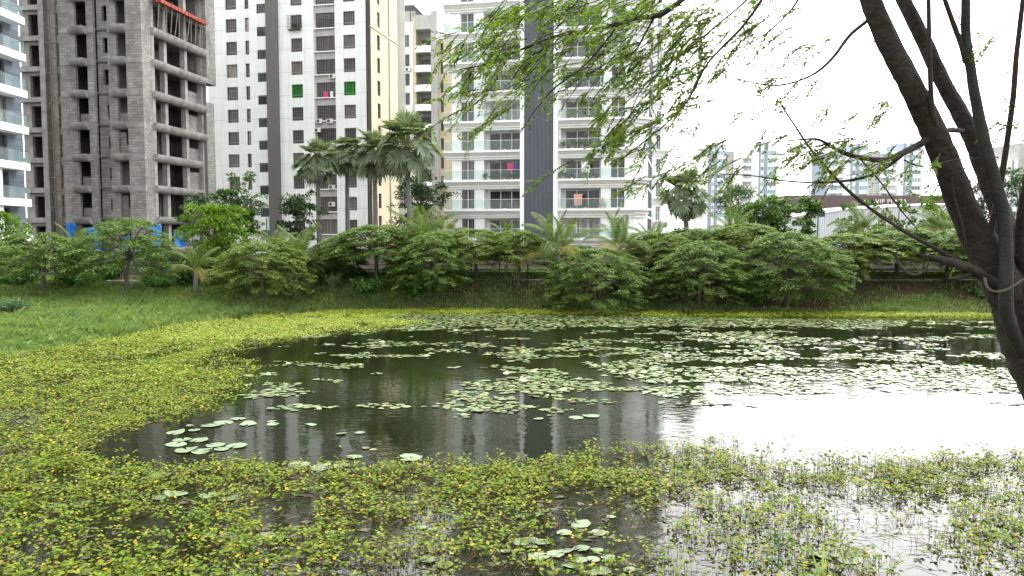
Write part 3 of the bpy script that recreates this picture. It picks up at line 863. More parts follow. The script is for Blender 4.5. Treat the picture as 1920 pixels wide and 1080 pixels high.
# ------------------------------------------------------------------ unfinished concrete tower
def half_round(mb, x0, x1, y, z, r, h, n=7, along='x'):
    """a beam with a rounded belly that stands out from the wall"""
    prof = [(-math.sin(a) * r, -h / 2 + h / 2 * math.cos(a)) for a in np.linspace(0, math.pi * 0.92, n)]
    prof = [(0.0, 0.0), (-r, 0.0)] + [(-r * math.cos(a * 0.9), -h * math.sin(a)) for a in np.linspace(0.05, math.pi / 2, n)] + [(0.0, -h)]
    if along == 'x': mb.prism([(y + a, z + b) for a, b in prof], x0, x1)
    else:   # runs along y, stands out towards +x
        n0 = len(mb.v); k = len(prof)
        mb.v += [(y - a, x0, z + b) for a, b in prof] + [(y - a, x1, z + b) for a, b in prof]
        for i in range(k): j = (i + 1) % k; mb.f.append((n0 + i, n0 + k + i, n0 + k + j, n0 + j))
        mb.f.append(tuple(n0 + i for i in range(k))); mb.f.append(tuple(n0 + k + i for i in range(k))[::-1])
def concrete_tower():
    T = Face("unfinished_tower", 279, 79.0, -8, "unfinished grey concrete tower of bare blockwork with open floors")
    root = T.root; FH = 3.1; H = 36.0
    u = lambda px: T.u(px, py=230)
    fl = [T.z(168, 279) + FH * k for k in range(-6, 6)]
    fl = [z for z in fl if 0 < z < H]
    P1, O1, P2, S, P3, O2, P4 = (u(117), u(145)), (u(145), u(165.5)), (u(165.5), u(178)), (u(178), u(204)), (u(204), u(220)), (u(220), u(243)), (u(243), 0.0)
    Dp = 11.6
    for (a, b), y in ((P1, 0.0), (P2, 0.15), (P3, 0.2), (P4, -0.25)):
        w = MB(); w.box(a, b, y, y + (0.35 if (a, b) != P4 else 1.6), 0, H); w.build("block_pier", MT["block"], root)
    w = MB()
    h_ = []
    sw = (u(188), u(199))
    for i, z in enumerate(fl): h_.append((sw[0] if i > 4 else u(193.5), sw[1] if i > 4 else u(202), z + 0.7, z + 0.7 + (1.5 if i > 4 else 1.15)))
    holed(w, S[0], S[1], 0, H, h_, 0.75, 0.35)
    w.build("recessed_wall", MT["block"], root)
    # infill in the tall openings: block to half height on the lower floors
    for i, z in enumerate(fl):
        for (a, b), k in ((O1, 0), (O2, 1)):
            inf = MB()
            if i < 5 and (i + k) % 3 != 0: inf.box(a, b, 0.55, 0.75, z - 0.1, z + 1.0 + 0.3 * ((i * 7 + k) % 3 == 0))
            if i in (1, 3) and k == 1: inf.box(a, a + (b - a) * 0.45, 0.5, 0.548, z, z + 2.2)
            if inf.f: inf.build("block_infill", MT["block"], root)
    for z in fl + [H + 0.2]:
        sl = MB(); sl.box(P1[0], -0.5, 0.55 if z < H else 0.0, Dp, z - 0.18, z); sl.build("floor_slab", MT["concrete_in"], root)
    for i, z in enumerate(fl):
        cp = MB(); half_round(cp, O1[0] - 0.35, O1[1] + 0.1, 0.1, z + 0.05, 0.7, 0.72); cp.build("sill_beam", MT["concrete"], root)
        cp = MB(); half_round(cp, O2[0] - 0.35, O2[1] + 0.02, 0.1, z + 0.05, 0.7, 0.72); cp.build("sill_beam", MT["concrete"], root)
        for (a, b), y in ((P1, 0.0), (P2, 0.15), (P3, 0.2), (P4, -0.25)):
            cp = MB(); cp.box(a - 0.015, b + 0.015, y - 0.03, y + 0.3, z - 0.5, z + 0.06); cp.box(a - 0.03, b + 0.03, y - 0.05, y + 0.3, z + 0.061, z + 0.11); cp.build("floor_band", MT["concrete"], root)
    # right-hand face: columns, rounded edge beams, end pier
    end_y = T.yz(385, 200, 0.0)[0]; pier = T.yz(407, 200, 0.3)[0]
    for i, z in enumerate(fl):
        bm = MB(); half_round(bm, 1.36, end_y - (0 if i > 3 else 1.2), -0.25, z + 0.12, 0.62, 0.74, along='y'); bm.build("edge_beam", MT["concrete"], root)
    for ypx, wd in ((311, 0.5), (349, 0.5), (379, 0.45)):
        y = T.yz(ypx, 200, -0.4)[0]; c = MB(); c.box(-0.85, -0.3, y - wd / 2, y + wd / 2, 0, H); c.build("column", MT["spandrel"] if False else MT["concrete"], root)
    pr = MB(); pr.box(-2.5, 0.25, end_y + 0.05, pier, T.z(110, 395), H); pr.build("end_pier", MT["block"], root)
    pr = MB(); pr.box(-2.5, 0.0, end_y + 0.3, pier - 0.1, 0, T.z(150, 395)); pr.build("end_pier", MT["block"], root)
    ws = MB(); ws.box(-0.2, 0.02, 1.352, 1.8, 0, H); ws.build("corner_return", MT["concrete"], root)
    # inside walls
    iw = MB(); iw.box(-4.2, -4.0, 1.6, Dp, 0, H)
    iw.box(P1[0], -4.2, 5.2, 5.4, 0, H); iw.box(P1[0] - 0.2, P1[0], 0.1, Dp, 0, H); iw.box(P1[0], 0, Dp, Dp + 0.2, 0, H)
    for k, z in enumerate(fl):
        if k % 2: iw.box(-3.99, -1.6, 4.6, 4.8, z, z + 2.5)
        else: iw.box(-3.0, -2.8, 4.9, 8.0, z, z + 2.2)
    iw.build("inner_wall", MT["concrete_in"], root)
    for k, z in enumerate(fl[:6]):
        bl = MB(); y0 = T.yz(352, 200, -0.6)[0]; bl.box(-1.0, -0.8, y0 + 0.35, end_y, z, z + (1.6 if k % 2 else 2.1)); bl.build("block_infill", MT["block"], root)
    # ---- dark set-back wing at the left
    D = MB(); y0 = 3.0; du0, du1 = T.u(44, y0, 230), P1[0] - 0.25
    hs_ = []
    for z in fl:
        hs_.append((T.u(60, y0, 230), T.u(82, y0, 230), z + 0.1, z + 2.3)); hs_.append((T.u(113, y0, 230), T.u(119, y0, 230), z + 0.1, z + 2.4))
    hs_ = [h for h in hs_ if h[1] < du1]
    holed(D, du0, du1, 0, H, hs_, y0, 0.4); D.quad((du0, y0, 0), (du0, y0, H), (du0, y0 + 9, H), (du0, y0 + 9, 0))
    D.build("set_back_wall", MT["concrete"], root)
    v = MB(); v.box(du0, du1, y0 + 4, y0 + 4.2, 0, H)
    for z in fl: v.box(du0 + 0.05, du1, y0 + 0.41, y0 + 3.99, z - 0.16, z)
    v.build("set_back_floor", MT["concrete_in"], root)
    for z in fl:
        e = MB(); e.box(du0 - 0.5, T.u(86, y0, 230) - 0.003, y0 - 0.45, y0 - 0.003, z - 0.45, z + 0.05); e.build("set_back_beam", MT["concrete"], root)
    ppx = T.u(86, y0, 230), T.u(96, y0, 230)
    e = MB(); e.box(ppx[0], ppx[1], y0 - 0.6, y0 - 0.004, 0, H); e.build("set_back_pier", MT["concrete"], root)
    # ---- scaffold on the set-back wing
    sx0, sx1 = T.u(98, 1.6, 230), T.u(119.5, 1.6, 230)
    so = empty("scaffold", T.world(sx0, 1.7, 0), T.a); tag(so, "thin pole scaffold standing against the dark wing of the unfinished tower", "scaffold")
    wv = sx1 - sx0
    for k, (x, y) in enumerate(((0, 0), (wv * 0.5, -0.05), (wv, 0), (0.05, 0.9), (wv, 0.95))):
        p = MB(); p.tube([(x, y, 0), (x + 0.1 * math.sin(k), y, 16), (x, y, H - 0.3)], 0.05, 6); p.build("standard_pole", MT["bamboo"], so)
    zz = 1.2; k = 0
    while zz < H - 1:
        for a, b, r_ in (((-0.3, -0.08, zz), (wv + 0.3, -0.08, zz + 0.08 * math.sin(k)), 0.04), ((0.02, -0.1, zz + 0.1), (0.02, 1.0, zz + 0.1), 0.035), ((wv, -0.1, zz + 0.1), (wv, 1.0, zz + 0.1), 0.035)):
            l = MB(); l.bar(a, b, r_); l.build("ledger_pole", MT["bamboo"], so)
        if k % 2 == 0: l = MB(); l.bar((0, -0.12, zz), (wv, -0.12, zz + 1.5), 0.03); l.build("brace_pole", MT["bamboo"], so)
        zz += 1.5; k += 1
    # ---- red shuttering deck with its props
    y0, z0 = T.yz(277, 5, 0.8); y1, z1 = T.yz(385, 43, 0.8)
    zt = (z0 + z1) / 2 + 0.35
    fo = empty("shuttering_deck", T.world(0, 0, zt), T.a); tag(fo, "red shuttering deck carried on thin steel props high on the unfinished tower", "formwork")
    d = MB(); d.box(0.55, 1.05, 1.4, y1, -0.22, 0.1)
    d.box(-0.3, 0.549, 1.4, y1, -0.02, 0.08)
    for k in range(14):
        y = 1.5 + (y1 - 1.5) * k / 14; d.box(1.052, 1.1, y, y + 0.06, -0.28, 0.16 if k % 3 else 0.3)
    d.build("deck", MT["red"], fo)
    zb = max(z for z in fl if z < zt - 2.2) + 0.16
    for k in range(12):
        y = 1.7 + (y1 - 2.0) * k / 11
        p = MB(); lx = 0.3 * math.sin(k * 2.1); p.tube([(0.55, y, zb - zt), (0.75, y + lx, -0.22)], 0.045, 5); p.build("prop", MT["prop"], fo)
    # ---- blue sheets at the foot
    for k, (pa, pb, ya, yb, yy, lab) in enumerate(((124, 143, 417, 452, -0.4, "blue tarpaulin left of the leaning palm frond at the tower's foot"),
                                                  (163, 191, 425, 462, -0.4, "largest blue tarpaulin between two piers at the tower's foot"),
                                                  (229, 243, 438, 460, -0.4, "blue tarpaulin glimpsed through the second slender tree"),
                                                  (284, 304, 418, 455, None, "bright blue tarpaulin beside the pale column at the tower's corner"),
                                                  (325, 352, 430, 462, None, "dark blue tarpaulin in the shade behind the bright green tree"))):
        if yy is not None:
            a = T.uz(pa, ya, yy); b = T.uz(pb, yb, yy)
            L = b[0] - a[0]; z1_, z0_ = a[1], max(b[1] - 0.4, 0.05); loc = T.world(a[0], yy, 0); ang = T.a
        else:
            a = T.yz(pa, ya, 0.5 if k == 3 else -0.9); b = T.yz(pb, yb, 0.5 if k == 3 else -0.9)
            L = b[0] - a[0]; z1_, z0_ = a[1], max(b[1] - 0.4, 0.05); loc = T.world(0.5 if k == 3 else -0.9, a[0], 0); ang = T.a + R(90)
        m = MB(); nx, nz = 14, 8
        for j in range(nz + 1):
            for i in range(nx + 1): m.v.append((L * i / nx, 0.07 * math.sin(i * 1.3 + k) + 0.05 * math.sin(j * 1.7 + i * 0.5), z0_ + (z1_ - z0_) * j / nz - 0.1 * math.sin(math.pi * i / nx) * (j == nz)))
        for j in range(nz):
            for i in range(nx): q = j * (nx + 1) + i; m.f.append((q, q + 1, q + nx + 2, q + nx + 1))
        o = m.build("tarpaulin", MT["blue"], None, True)
        o.location = loc; o.rotation_euler = (0, 0, ang)
        sd = o.modifiers.new("thick", 'SOLIDIFY'); sd.thickness = 0.02
        tag(o, lab, "tarpaulin", "blue sheets hung round the tower's ground floor")
    return T

# ------------------------------------------------------------------ block at the left edge: white ledges, blue-grey cladding
def left_block():
    Yn = 70.0
    T = Face("clad_apartment_block", 62, Yn, 90, "apartment block with blue grey cladding and white balcony ledges at the photo's left edge")
    root = T.root; H = 34; FH = 3.1
    fl = [T.z(375, 72) + FH * k for k in range(-1, 9)]
    x0, x1 = -14.0, 1.0
    hs_ = [];
    d0, d1 = T.u(-4, 1.15, 200), T.u(11, 1.15, 200)
    for z in fl:
        if z > 0: hs_.append((d0, d1, z + 0.02, z + 2.3)); hs_.append((d0 - 4, d0 - 2.2, z + 0.02, z + 2.3))
    w = MB(); holed(w, x0, x1, 0, H, hs_, 1.15, 0.25)
    w.quad((x1, 1.15, 0), (x1, 9, 0), (x1, 9, H), (x1, 1.15, H)); w.quad((x0, 1.15, H), (x1, 1.15, H), (x1, 9, H), (x0, 9, H))
    w.build("wall", MT["cladding"], root)
    wp = MB(); e0 = T.u(-3, 0.6, 200); e1 = T.u(1.5, 0.6, 330)
    wp.box(e0 - 0.9, e0 - 0.25, 0.35, 1.14, 0, T.z(300, 5, 0.5)); wp.build("white_pier", MT["white_clean"], root)
    for z in fl:
        if z < 0: continue
        s = MB(); s.box(x0, 0.0, 0, 1.147, z - 0.62, z); b = s.build("balcony", MT["white_clean"], root)
        g = MB()
        n = 6
        for i in range(n): g.box(x0 + 0.1 + (0 - x0 - 0.2) * i / n, x0 + 0.06 + (0 - x0 - 0.2) * (i + 1) / n, 0.06, 0.075, z + 0.02, z + 1.02)
        g.box(-0.09, -0.075, 0.08, 1.1, z + 0.02, z + 1.02)
        r = g.build("railing", MT["rail_glass"], b)
        h = MB(); h.box(x0, -0.05, 0.05, 0.09, z + 1.022, z + 1.05); h.box(-0.1, -0.06, 0.09, 1.1, z + 1.022, z + 1.05); h.build("handrail", MT["frame"], b)
    for h in hs_: window(root, "slit", h[0], h[1], h[2], h[3], 1.3)
    return T

# ------------------------------------------------------------------ far towers
def far_tower(name, px, Y, deg, label, strips, tops, row_ref, rowpx, base=GZ, depth=14, rows=12, group=None):
    T = Face(name, px, Y, deg, label, group=group); root = T.root
    zr = T.z(row_ref, px); FH = T.z(row_ref - rowpx, px) - zr
    mbs = {}
    for xa, xb, kind in strips:
        ua, ub = T.u(xa), T.u(xb)
        top = T.z([t for a, b, t in tops if a <= (xa + xb) / 2 <= b][0], (xa + xb) / 2)
        if kind in ("white", "grey", "bluegrey"):
            m = mbs.setdefault(kind, MB()); out = {"white": -0.6, "grey": -0.2, "bluegrey": -0.3}[kind]
            m.box(ua, ub - 0.004, out, depth, 0, top)
        else:
            hs_ = []
            for k in range(-6, rows):
                z = zr + FH * k
                if z < 1 or z + 2 > top: continue
                if kind == "win": hs_.append((ua + 0.15, ub - 0.15, z, z + 1.5))
                else: hs_.append((ua + 0.3, ub - 0.3, z - 0.9, z + 1.7))
            m = mbs.setdefault("wallw", MB())
            holed(m, ua, ub - 0.004, 0, top, hs_, 0, 0.3 if kind == "win" else 1.2)
            m.quad((ua, 0, top), (ub, 0, top), (ub, depth, top), (ua, depth, top))
            for h in hs_:
                if kind == "win": window(root, "cyan", h[0], h[1], h[2], h[3], 0.1)
                else:
                    m.quad((h[0], 1.2, h[2]), (h[1], 1.2, h[2]), (h[1], 1.2, h[3]), (h[0], 1.2, h[3]))
                    window(root, "cyan", h[0] + (h[1] - h[0]) * .25, h[0] + (h[1] - h[0]) * 0.7, h[2] + 0.7, h[3] - 0.2, 1.05)
                    r = MB(); r.box(h[0], h[1], 0.05, 0.15, h[2], h[2] + 0.85); r.build("balcony_parapet", MT["white_clean"], root)
    nm = {"white": ("pillar", "white_clean"), "grey": ("grey_panel", "spandrel"), "bluegrey": ("blue_grey_strip", "bluegrey"), "wallw": ("wall", "white_trim")}
    for k, m in mbs.items(): m.build(nm[k][0], MT[nm[k][1]], root)
    return T

def far_blocks():
    far_tower("far_tower", 1400, 310, 0, "distant white and blue grey tower above the fan palm, left of the pair",
              [(1319, 1328, "white"), (1328, 1335, "bluegrey"), (1335, 1341, "win"), (1341, 1346, "bluegrey"), (1346, 1362, "win"), (1362, 1376, "grey"), (1376, 1392, "white"),
               (1392, 1411, "balc"), (1411, 1423, "white"), (1423, 1427, "bluegrey"), (1427, 1434, "win"), (1434, 1440, "bluegrey"), (1440, 1457, "win"), (1457, 1459, "white")],
              [(1300, 1362, 270.5), (1362, 1407, 284), (1407, 1470, 267)], 320, 14.6)
    T = far_tower("far_tower", 1640, 310, 0, "distant white and blue grey tower above the brown fascia, right of the pair",
              [(1549, 1553, "bluegrey"), (1553, 1584, "balc"), (1584, 1595, "white"), (1595, 1600, "bluegrey"), (1600, 1607, "win"), (1607, 1613, "bluegrey"), (1613, 1630, "win"),
               (1630, 1649, "grey"), (1649, 1651, "bluegrey"), (1651, 1684, "balc"), (1684, 1695, "white"), (1695, 1700, "bluegrey"), (1700, 1707, "win"), (1707, 1712, "bluegrey"), (1712, 1729, "win"), (1729, 1731, "white")],
              [(1540, 1595, 285), (1595, 1631, 270), (1631, 1695, 284), (1695, 1740, 268)], 327, 14.7)
    # slatted roof screen in front of its lower floors
    r = MB()
    for k in range(5): z = T.z(362 - k * 3.6, 1650); r.box(T.u(1622), T.u(1686), -3.0, -2.8, z, z + 0.12)
    for px in (1624, 1634, 1647, 1660, 1672, 1685): r.box(T.u(px), T.u(px) + 0.15, -3.1, -3.0, 4, T.z(347, 1650))
    r.build("roof_screen", MT["wframe"], T.root)
    far_tower("far_tower", 1903, 230, 0, "distant grey and white tower seen past the tree fork at the right edge",
              [(1881, 1889, "win"), (1889, 1897, "white"), (1897, 1903, "bluegrey"), (1903, 1912, "win"), (1912, 1922, "grey"), (1922, 1950, "balc")],
              [(1870, 1889, 312), (1889, 1912, 300), (1912, 1960, 268)], 330, 19.6, rows=6)

# ------------------------------------------------------------------ low hall with the brown fascia and the corrugated shed
def low_hall():
    T = Face("low_hall", 1640, 150, 2, "low commercial hall with a long brown fascia carrying white letters", cat="building")
    root = T.root
    ua, ub = T.u(1478), T.u(1802); zt, zb = T.z(366.5, 1640), T.z(394, 1640)
    b = MB(); b.box(ua, ub, 0, 10, zb, zt); b.build("fascia", MT["brown"], root)
    b = MB(); b.box(ua + 0.5, ub - 0.5, 0.6, 9.5, 0, zb - 0.003); b.build("wall", MT["white_trim"], root)
    cu = bpy.data.curves.new("letters", 'FONT'); cu.body = "VIP PLAZA"; cu.extrude = 0.06
    h = T.z(373.5, 1680) - T.z(381.5, 1680)
    cu.size = h / 0.7; cu.align_x = 'LEFT'
    try: cu.space_character = 1.12
    except Exception: pass
    cu.materials.append(MT["sign"])
    tmp = bpy.data.objects.new("lettering", cu); COL.objects.link(tmp); bpy.context.view_layer.update()
    me = bpy.data.meshes.new_from_object(tmp.evaluated_get(bpy.context.evaluated_depsgraph_get())); bpy.data.objects.remove(tmp)
    me.name = "lettering"; o = link("lettering", me, root)
    o.parent = root; o.location = (T.u(1645), -0.1, T.z(381.5, 1680)); o.rotation_euler = (R(90), 0, 0)
    bpy.context.view_layer.update()
    wd = o.dimensions[0]; want = T.u(1704) - T.u(1645)
    if wd > 0.1: o.scale = (want / wd, 1, 1)
    S = Face("corrugated_shed", 1580, 120, 3, "white corrugated sheet shed with a sloping roofline under the brown fascia")
    r = S.root
    m = MB(); a, b_ = S.u(1480), S.u(1800); z0 = S.z(403, 1530); z1 = S.z(393, 1600); z2 = S.z(374, 1780); x = a
    def top(px): return S.z(np.interp(px, [1480, 1535, 1585, 1700, 1800], [408, 402, 394, 387, 384]), px)
    n = 150
    for i in range(n):
        xa = a + (b_ - a) * i / n; xb = a + (b_ - a) * (i + 1) / n; pxa = 1480 + 320 * i / n
        d = 0.0 if i % 2 else 0.09
        m.quad((xa, d, 0), (xb, 0.09 - d if False else d, 0), (xb, d, top(pxa + 2)), (xa, d, top(pxa)))
        m.quad((xb, d, 0), (xb, 0.09 - d, 0), (xb, 0.09 - d, top(pxa + 2)), (xb, d, top(pxa + 2)))
    m.build("corrugated_wall", MT["sheet"], r)
    c = MB()
    pts = [1480, 1535, 1585, 1700, 1800]
    for p, q in zip(pts[:-1], pts[1:]):
        k0 = len(c.v); 
        c.v += [(S.u(p), -0.15, top(p)), (S.u(q), -0.15, top(q)), (S.u(q), 6, top(q) + 0.3), (S.u(p), 6, top(p) + 0.3)]
        c.v += [(x_, y_, z_ + 0.15) for x_, y_, z_ in c.v[k0:k0 + 4]]
        c.f += [(k0, k0 + 3, k0 + 2, k0 + 1), (k0 + 4, k0 + 5, k0 + 6, k0 + 7), (k0, k0 + 1, k0 + 5, k0 + 4), (k0 + 1, k0 + 2, k0 + 6, k0 + 5), (k0 + 2, k0 + 3, k0 + 7, k0 + 6), (k0 + 3, k0, k0 + 4, k0 + 7)]
    c.build("roof", MT["white_clean"], r)
# ================================================================== leaves and the ground
def unit(a): return a / (np.linalg.norm(a, axis=-1, keepdims=True) + 1e-9)
def leaf_mesh(name, P, D, L, Wd, mat, g, N=None, fold=0.12, tilt=0.35):
    """one kite-shaped face per leaf, starting at P, pointing along D"""
    n = len(P); D = unit(np.asarray(D, float)); L = np.broadcast_to(np.asarray(L, float).reshape(-1), (n,)).reshape(-1, 1); Wd = np.broadcast_to(np.asarray(Wd, float).reshape(-1), (n,)).reshape(-1, 1)
    if N is None:
        N = np.tile([0, 0, 1.0], (n, 1)) + g.normal(0, tilt, (n, 3))
    S = unit(np.cross(D, N)); N2 = np.cross(S, D)
    lv = g.uniform(0.75, 1.2, (n, 1)); L = L * lv; Wd = Wd * lv
    A = P; B = P + D * L * 0.42 + S * Wd * 0.5 - N2 * Wd * fold; C = P + D * L - N2 * L * 0.08; E = P + D * L * 0.42 - S * Wd * 0.5 - N2 * Wd * fold
    V = np.stack([A, B, C, E], 1).reshape(-1, 3)
    return np_mesh(name, V, np.arange(n * 4).reshape(-1, 4), mat)

MT["leaf_bush"] = leafmat("layered_tree_leaf", [(0.045, 0.092, 0.018), (0.105, 0.175, 0.038), (0.2, 0.265, 0.075)], 0.6, 0.3, 0.14)
MT["leaf_bush2"] = leafmat("layered_tree_leaf_yellowish", [(0.055, 0.098, 0.018), (0.13, 0.195, 0.038), (0.235, 0.285, 0.075)], 0.6, 0.3, 0.14)
MT["leaf_bright"] = leafmat("bright_tree_leaf", [(0.04, 0.09, 0.01), (0.1, 0.19, 0.014), (0.19, 0.28, 0.025)], 0.55, 0.3, 0.2)
MT["leaf_mid"] = leafmat("mid_green_leaf", [(0.02, 0.052, 0.012), (0.045, 0.1, 0.02), (0.08, 0.14, 0.03)], 0.5, 0.25, 0.2)
MT["leaf_dark"] = leafmat("dark_tree_leaf", [(0.01, 0.03, 0.01), (0.024, 0.06, 0.016), (0.05, 0.1, 0.024)], 0.35, 0.2)
MT["leaf_gloss"] = leafmat("glossy_tree_leaf", [(0.015, 0.05, 0.01), (0.05, 0.12, 0.018), (0.15, 0.24, 0.03)], 0.3, 0.25)
MT["fan"] = leafmat("fan_palm_blade", [(0.09, 0.13, 0.08), (0.15, 0.195, 0.125), (0.23, 0.27, 0.18)], 0.45, 0.3, 0.3)
MT["fan_dead"] = leafmat("dry_palm_blade", [(0.1, 0.085, 0.055), (0.16, 0.13, 0.09)], 0.8, 0.1)
MT["flower_stalk"] = M("palm_stalk", (0.42, 0.33, 0.09), 0.6, 0.2, 3)
MT["frond"] = leafmat("young_palm_leaflet", [(0.035, 0.075, 0.012), (0.07, 0.12, 0.026), (0.15, 0.19, 0.055)], 0.55, 0.3, 0.18)
MT["frond_y"] = leafmat("yellowing_palm_leaflet", [(0.12, 0.13, 0.02), (0.22, 0.2, 0.04), (0.3, 0.25, 0.06)], 0.5, 0.28)
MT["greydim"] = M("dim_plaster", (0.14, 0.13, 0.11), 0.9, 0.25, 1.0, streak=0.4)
MT["rachis"] = M("palm_rachis", (0.2, 0.22, 0.08), 0.5, 0.2, 3)
MT["bark"] = M("pale_bark", (0.085, 0.072, 0.06), 0.9, 0.3, 5, bump=0.5, bscale=20)
MT["palm_bark"] = M("palm_bark", (0.13, 0.125, 0.12), 0.9, 0.25, 4, bump=0.6, bscale=14)
MT["grass"] = leafmat("bank_grass", [(0.16, 0.24, 0.09), (0.28, 0.38, 0.15), (0.44, 0.49, 0.25)], 0.6, 0.45, 0.15, patch=0.6, pcol=(0.23, 0.36, 0.15), pscale=0.4)
MT["weed"] = leafmat("bank_weed", [(0.03, 0.09, 0.015), (0.065, 0.16, 0.025), (0.14, 0.25, 0.05)], 0.45, 0.28)
MT["weed_pale"] = leafmat("pale_shrub_leaf", [(0.1, 0.16, 0.06), (0.16, 0.23, 0.1), (0.26, 0.32, 0.16)], 0.5, 0.25)
MT["weed_blue"] = leafmat("bluish_shrub_leaf", [(0.03, 0.075, 0.03), (0.055, 0.12, 0.045), (0.1, 0.17, 0.07)], 0.5, 0.25)
MT["hedge"] = leafmat("hedge_leaf", [(0.07, 0.14, 0.01), (0.14, 0.22, 0.015), (0.2, 0.28, 0.025)], 0.45, 0.3)

# the pond's outline, walked on the water plane
shore_px = [(0, 672), (100, 655), (200, 637), (350, 607), (500, 592), (640, 583), (850, 580), (1100, 583), (1400, 586), (1640, 587), (1870, 588)]
POND = [tuple(gz(*p)[:2]) for p in shore_px]
POND = [(-22, 8.3), (-20.5, 20)] + POND + [(40, 45.5), (47, 38), (44, 8.3), (20, 8.6), (0, 8.4)]
FENCE_Y = 50.0
def ground_h(x, y):
    x = np.asarray(x, float); y = np.asarray(y, float)
    d = dist_poly(POND, x, y); ins = inside(POND, x, y)
    e = np.maximum(FENCE_Y - y, 0.0)
    land = GZ * np.minimum(1, d / (d + e + 1e-6) * 1.02) + 0.18 * (fbm(x * 0.35, y * 0.35) - 0.5) * np.clip(d / 2, 0, 1) * (y < 51)
    near = np.minimum(0.34 * d, 2.85)
    t = np.clip((y - 10) / 8, 0, 1)
    land = near * (1 - t) + land * t
    return np.where(ins, -0.12 - np.minimum(0.25 * d, 0.9), land + 0.02)
def gh(x, y): return float(ground_h(np.array([x]), np.array([y]))[0])
def ground_hit(px, py):
    d = ray(px, py)
    for t in np.arange(8, 120, 0.15):
        p = CAM + d * (t / d[1])
        if p[2] <= gh(p[0], p[1]): return p
    return CAM + d * (60 / d[1])

def soilmat():
    m, n, l, b = newmat("bank_soil")
    tc = n.new("ShaderNodeTexCoord")
    a = n.new("ShaderNodeTexNoise"); a.inputs["Scale"].default_value = 0.35; a.inputs["Detail"].default_value = 8
    c = n.new("ShaderNodeTexNoise"); c.inputs["Scale"].default_value = 6; c.inputs["Detail"].default_value = 8
    l.new(tc.outputs["Object"], a.inputs["Vector"]); l.new(tc.outputs["Object"], c.inputs["Vector"])
    r = n.new("ShaderNodeValToRGB"); e = r.color_ramp.elements
    e[0].position = 0.38; e[0].color = (0.05, 0.03, 0.022, 1); e[1].position = 0.62; e[1].color = (0.035, 0.045, 0.016, 1)
    l.new(a.outputs["Fac"], r.inputs["Fac"])
    r2 = n.new("ShaderNodeValToRGB"); r2.color_ramp.elements[0].color = (0.4, 0.4, 0.4, 1); r2.color_ramp.elements[1].color = (1.6, 1.5, 1.4, 1)
    l.new(c.outputs["Fac"], r2.inputs["Fac"])
    mx = n.new("ShaderNodeMix"); mx.data_type = 'RGBA'; mx.blend_type = 'MULTIPLY'; mx.inputs[0].default_value = 1
    l.new(r.outputs[0], mx.inputs[6]); l.new(r2.outputs[0], mx.inputs[7]); l.new(mx.outputs[2], b.inputs["Base Color"])
    b.inputs["Roughness"].default_value = 0.95; b.inputs["Specular IOR Level"].default_value = 0.15
    bp = n.new("ShaderNodeBump"); bp.inputs["Strength"].default_value = 0.6; bp.inputs["Distance"].default_value = 0.08
    l.new(c.outputs["Fac"], bp.inputs["Height"]); l.new(bp.outputs[0], b.inputs["Normal"])
    return m
def watermat():
    m, n, l, b = newmat("pond_water")
    b.inputs["Base Color"].default_value = (0.008, 0.011, 0.0035, 1); b.inputs["Roughness"].default_value = 0.02; b.inputs["IOR"].default_value = 1.34
    b.inputs["Specular IOR Level"].default_value = 0.5
    tc = n.new("ShaderNodeTexCoord")
    mp = n.new("ShaderNodeMapping"); mp.inputs["Scale"].default_value = (0.6, 1.0, 1)
    l.new(tc.outputs["Object"], mp.inputs[0])
    a = n.new("ShaderNodeTexNoise"); a.inputs["Scale"].default_value = 5.0; a.inputs["Detail"].default_value = 3
    l.new(mp.outputs[0], a.inputs["Vector"])
    c = n.new("ShaderNodeTexNoise"); c.inputs["Scale"].default_value = 0.25; c.inputs["Detail"].default_value = 2
    l.new(tc.outputs["Object"], c.inputs["Vector"])
    r = n.new("ShaderNodeValToRGB"); r.color_ramp.elements[0].position = 0.42; r.color_ramp.elements[1].position = 0.62
    r.color_ramp.elements[0].color = (0.22, 0.22, 0.22, 1)
    l.new(c.outputs["Fac"], r.inputs["Fac"])
    mu = n.new("ShaderNodeMath"); mu.operation = 'MULTIPLY'
    l.new(a.outputs["Fac"], mu.inputs[0]); l.new(r.outputs["Color"], mu.inputs[1])
    bp = n.new("ShaderNodeBump"); bp.inputs["Strength"].default_value = 0.3; bp.inputs["Distance"].default_value = 0.03
    l.new(mu.outputs[0], bp.inputs["Height"]); l.new(bp.outputs[0], b.inputs["Normal"])
    return m

def ground_and_water():
    xs = np.concatenate([[-1500, -700, -350, -200, -120, -90, -70], np.arange(-60, 60.1, 0.6), [70, 90, 120, 200, 350, 700, 1500]])
    ys = np.concatenate([[-60, -30, -10], np.arange(-3, 62, 0.6), [66, 72, 85, 110, 160, 250, 400, 700, 1200, 2400]])
    X, Y = np.meshgrid(xs, ys); Z = ground_h(X, Y)
    nx, ny = len(xs), len(ys)
    V = np.stack([X, Y, Z], -1).reshape(-1, 3)
    i, j = np.meshgrid(np.arange(nx - 1), np.arange(ny - 1)); a = (j * nx + i).ravel()
    Q = np.stack([a, a + 1, a + nx + 1, a + nx], 1)
    o = link("ground", np_mesh("ground", V, Q, soilmat(), True)); tag(o, "earth bank and level ground round the pond", "ground", kind="structure")
    n = 2
    w = MB(); w.quad((-27, 6, 0), (52, 6, 0), (52, 48.5, 0), (-27, 48.5, 0))
    o = w.build("pond_water", watermat()); tag(o, "dark still pond water reflecting the sky and buildings", "water", kind="structure")

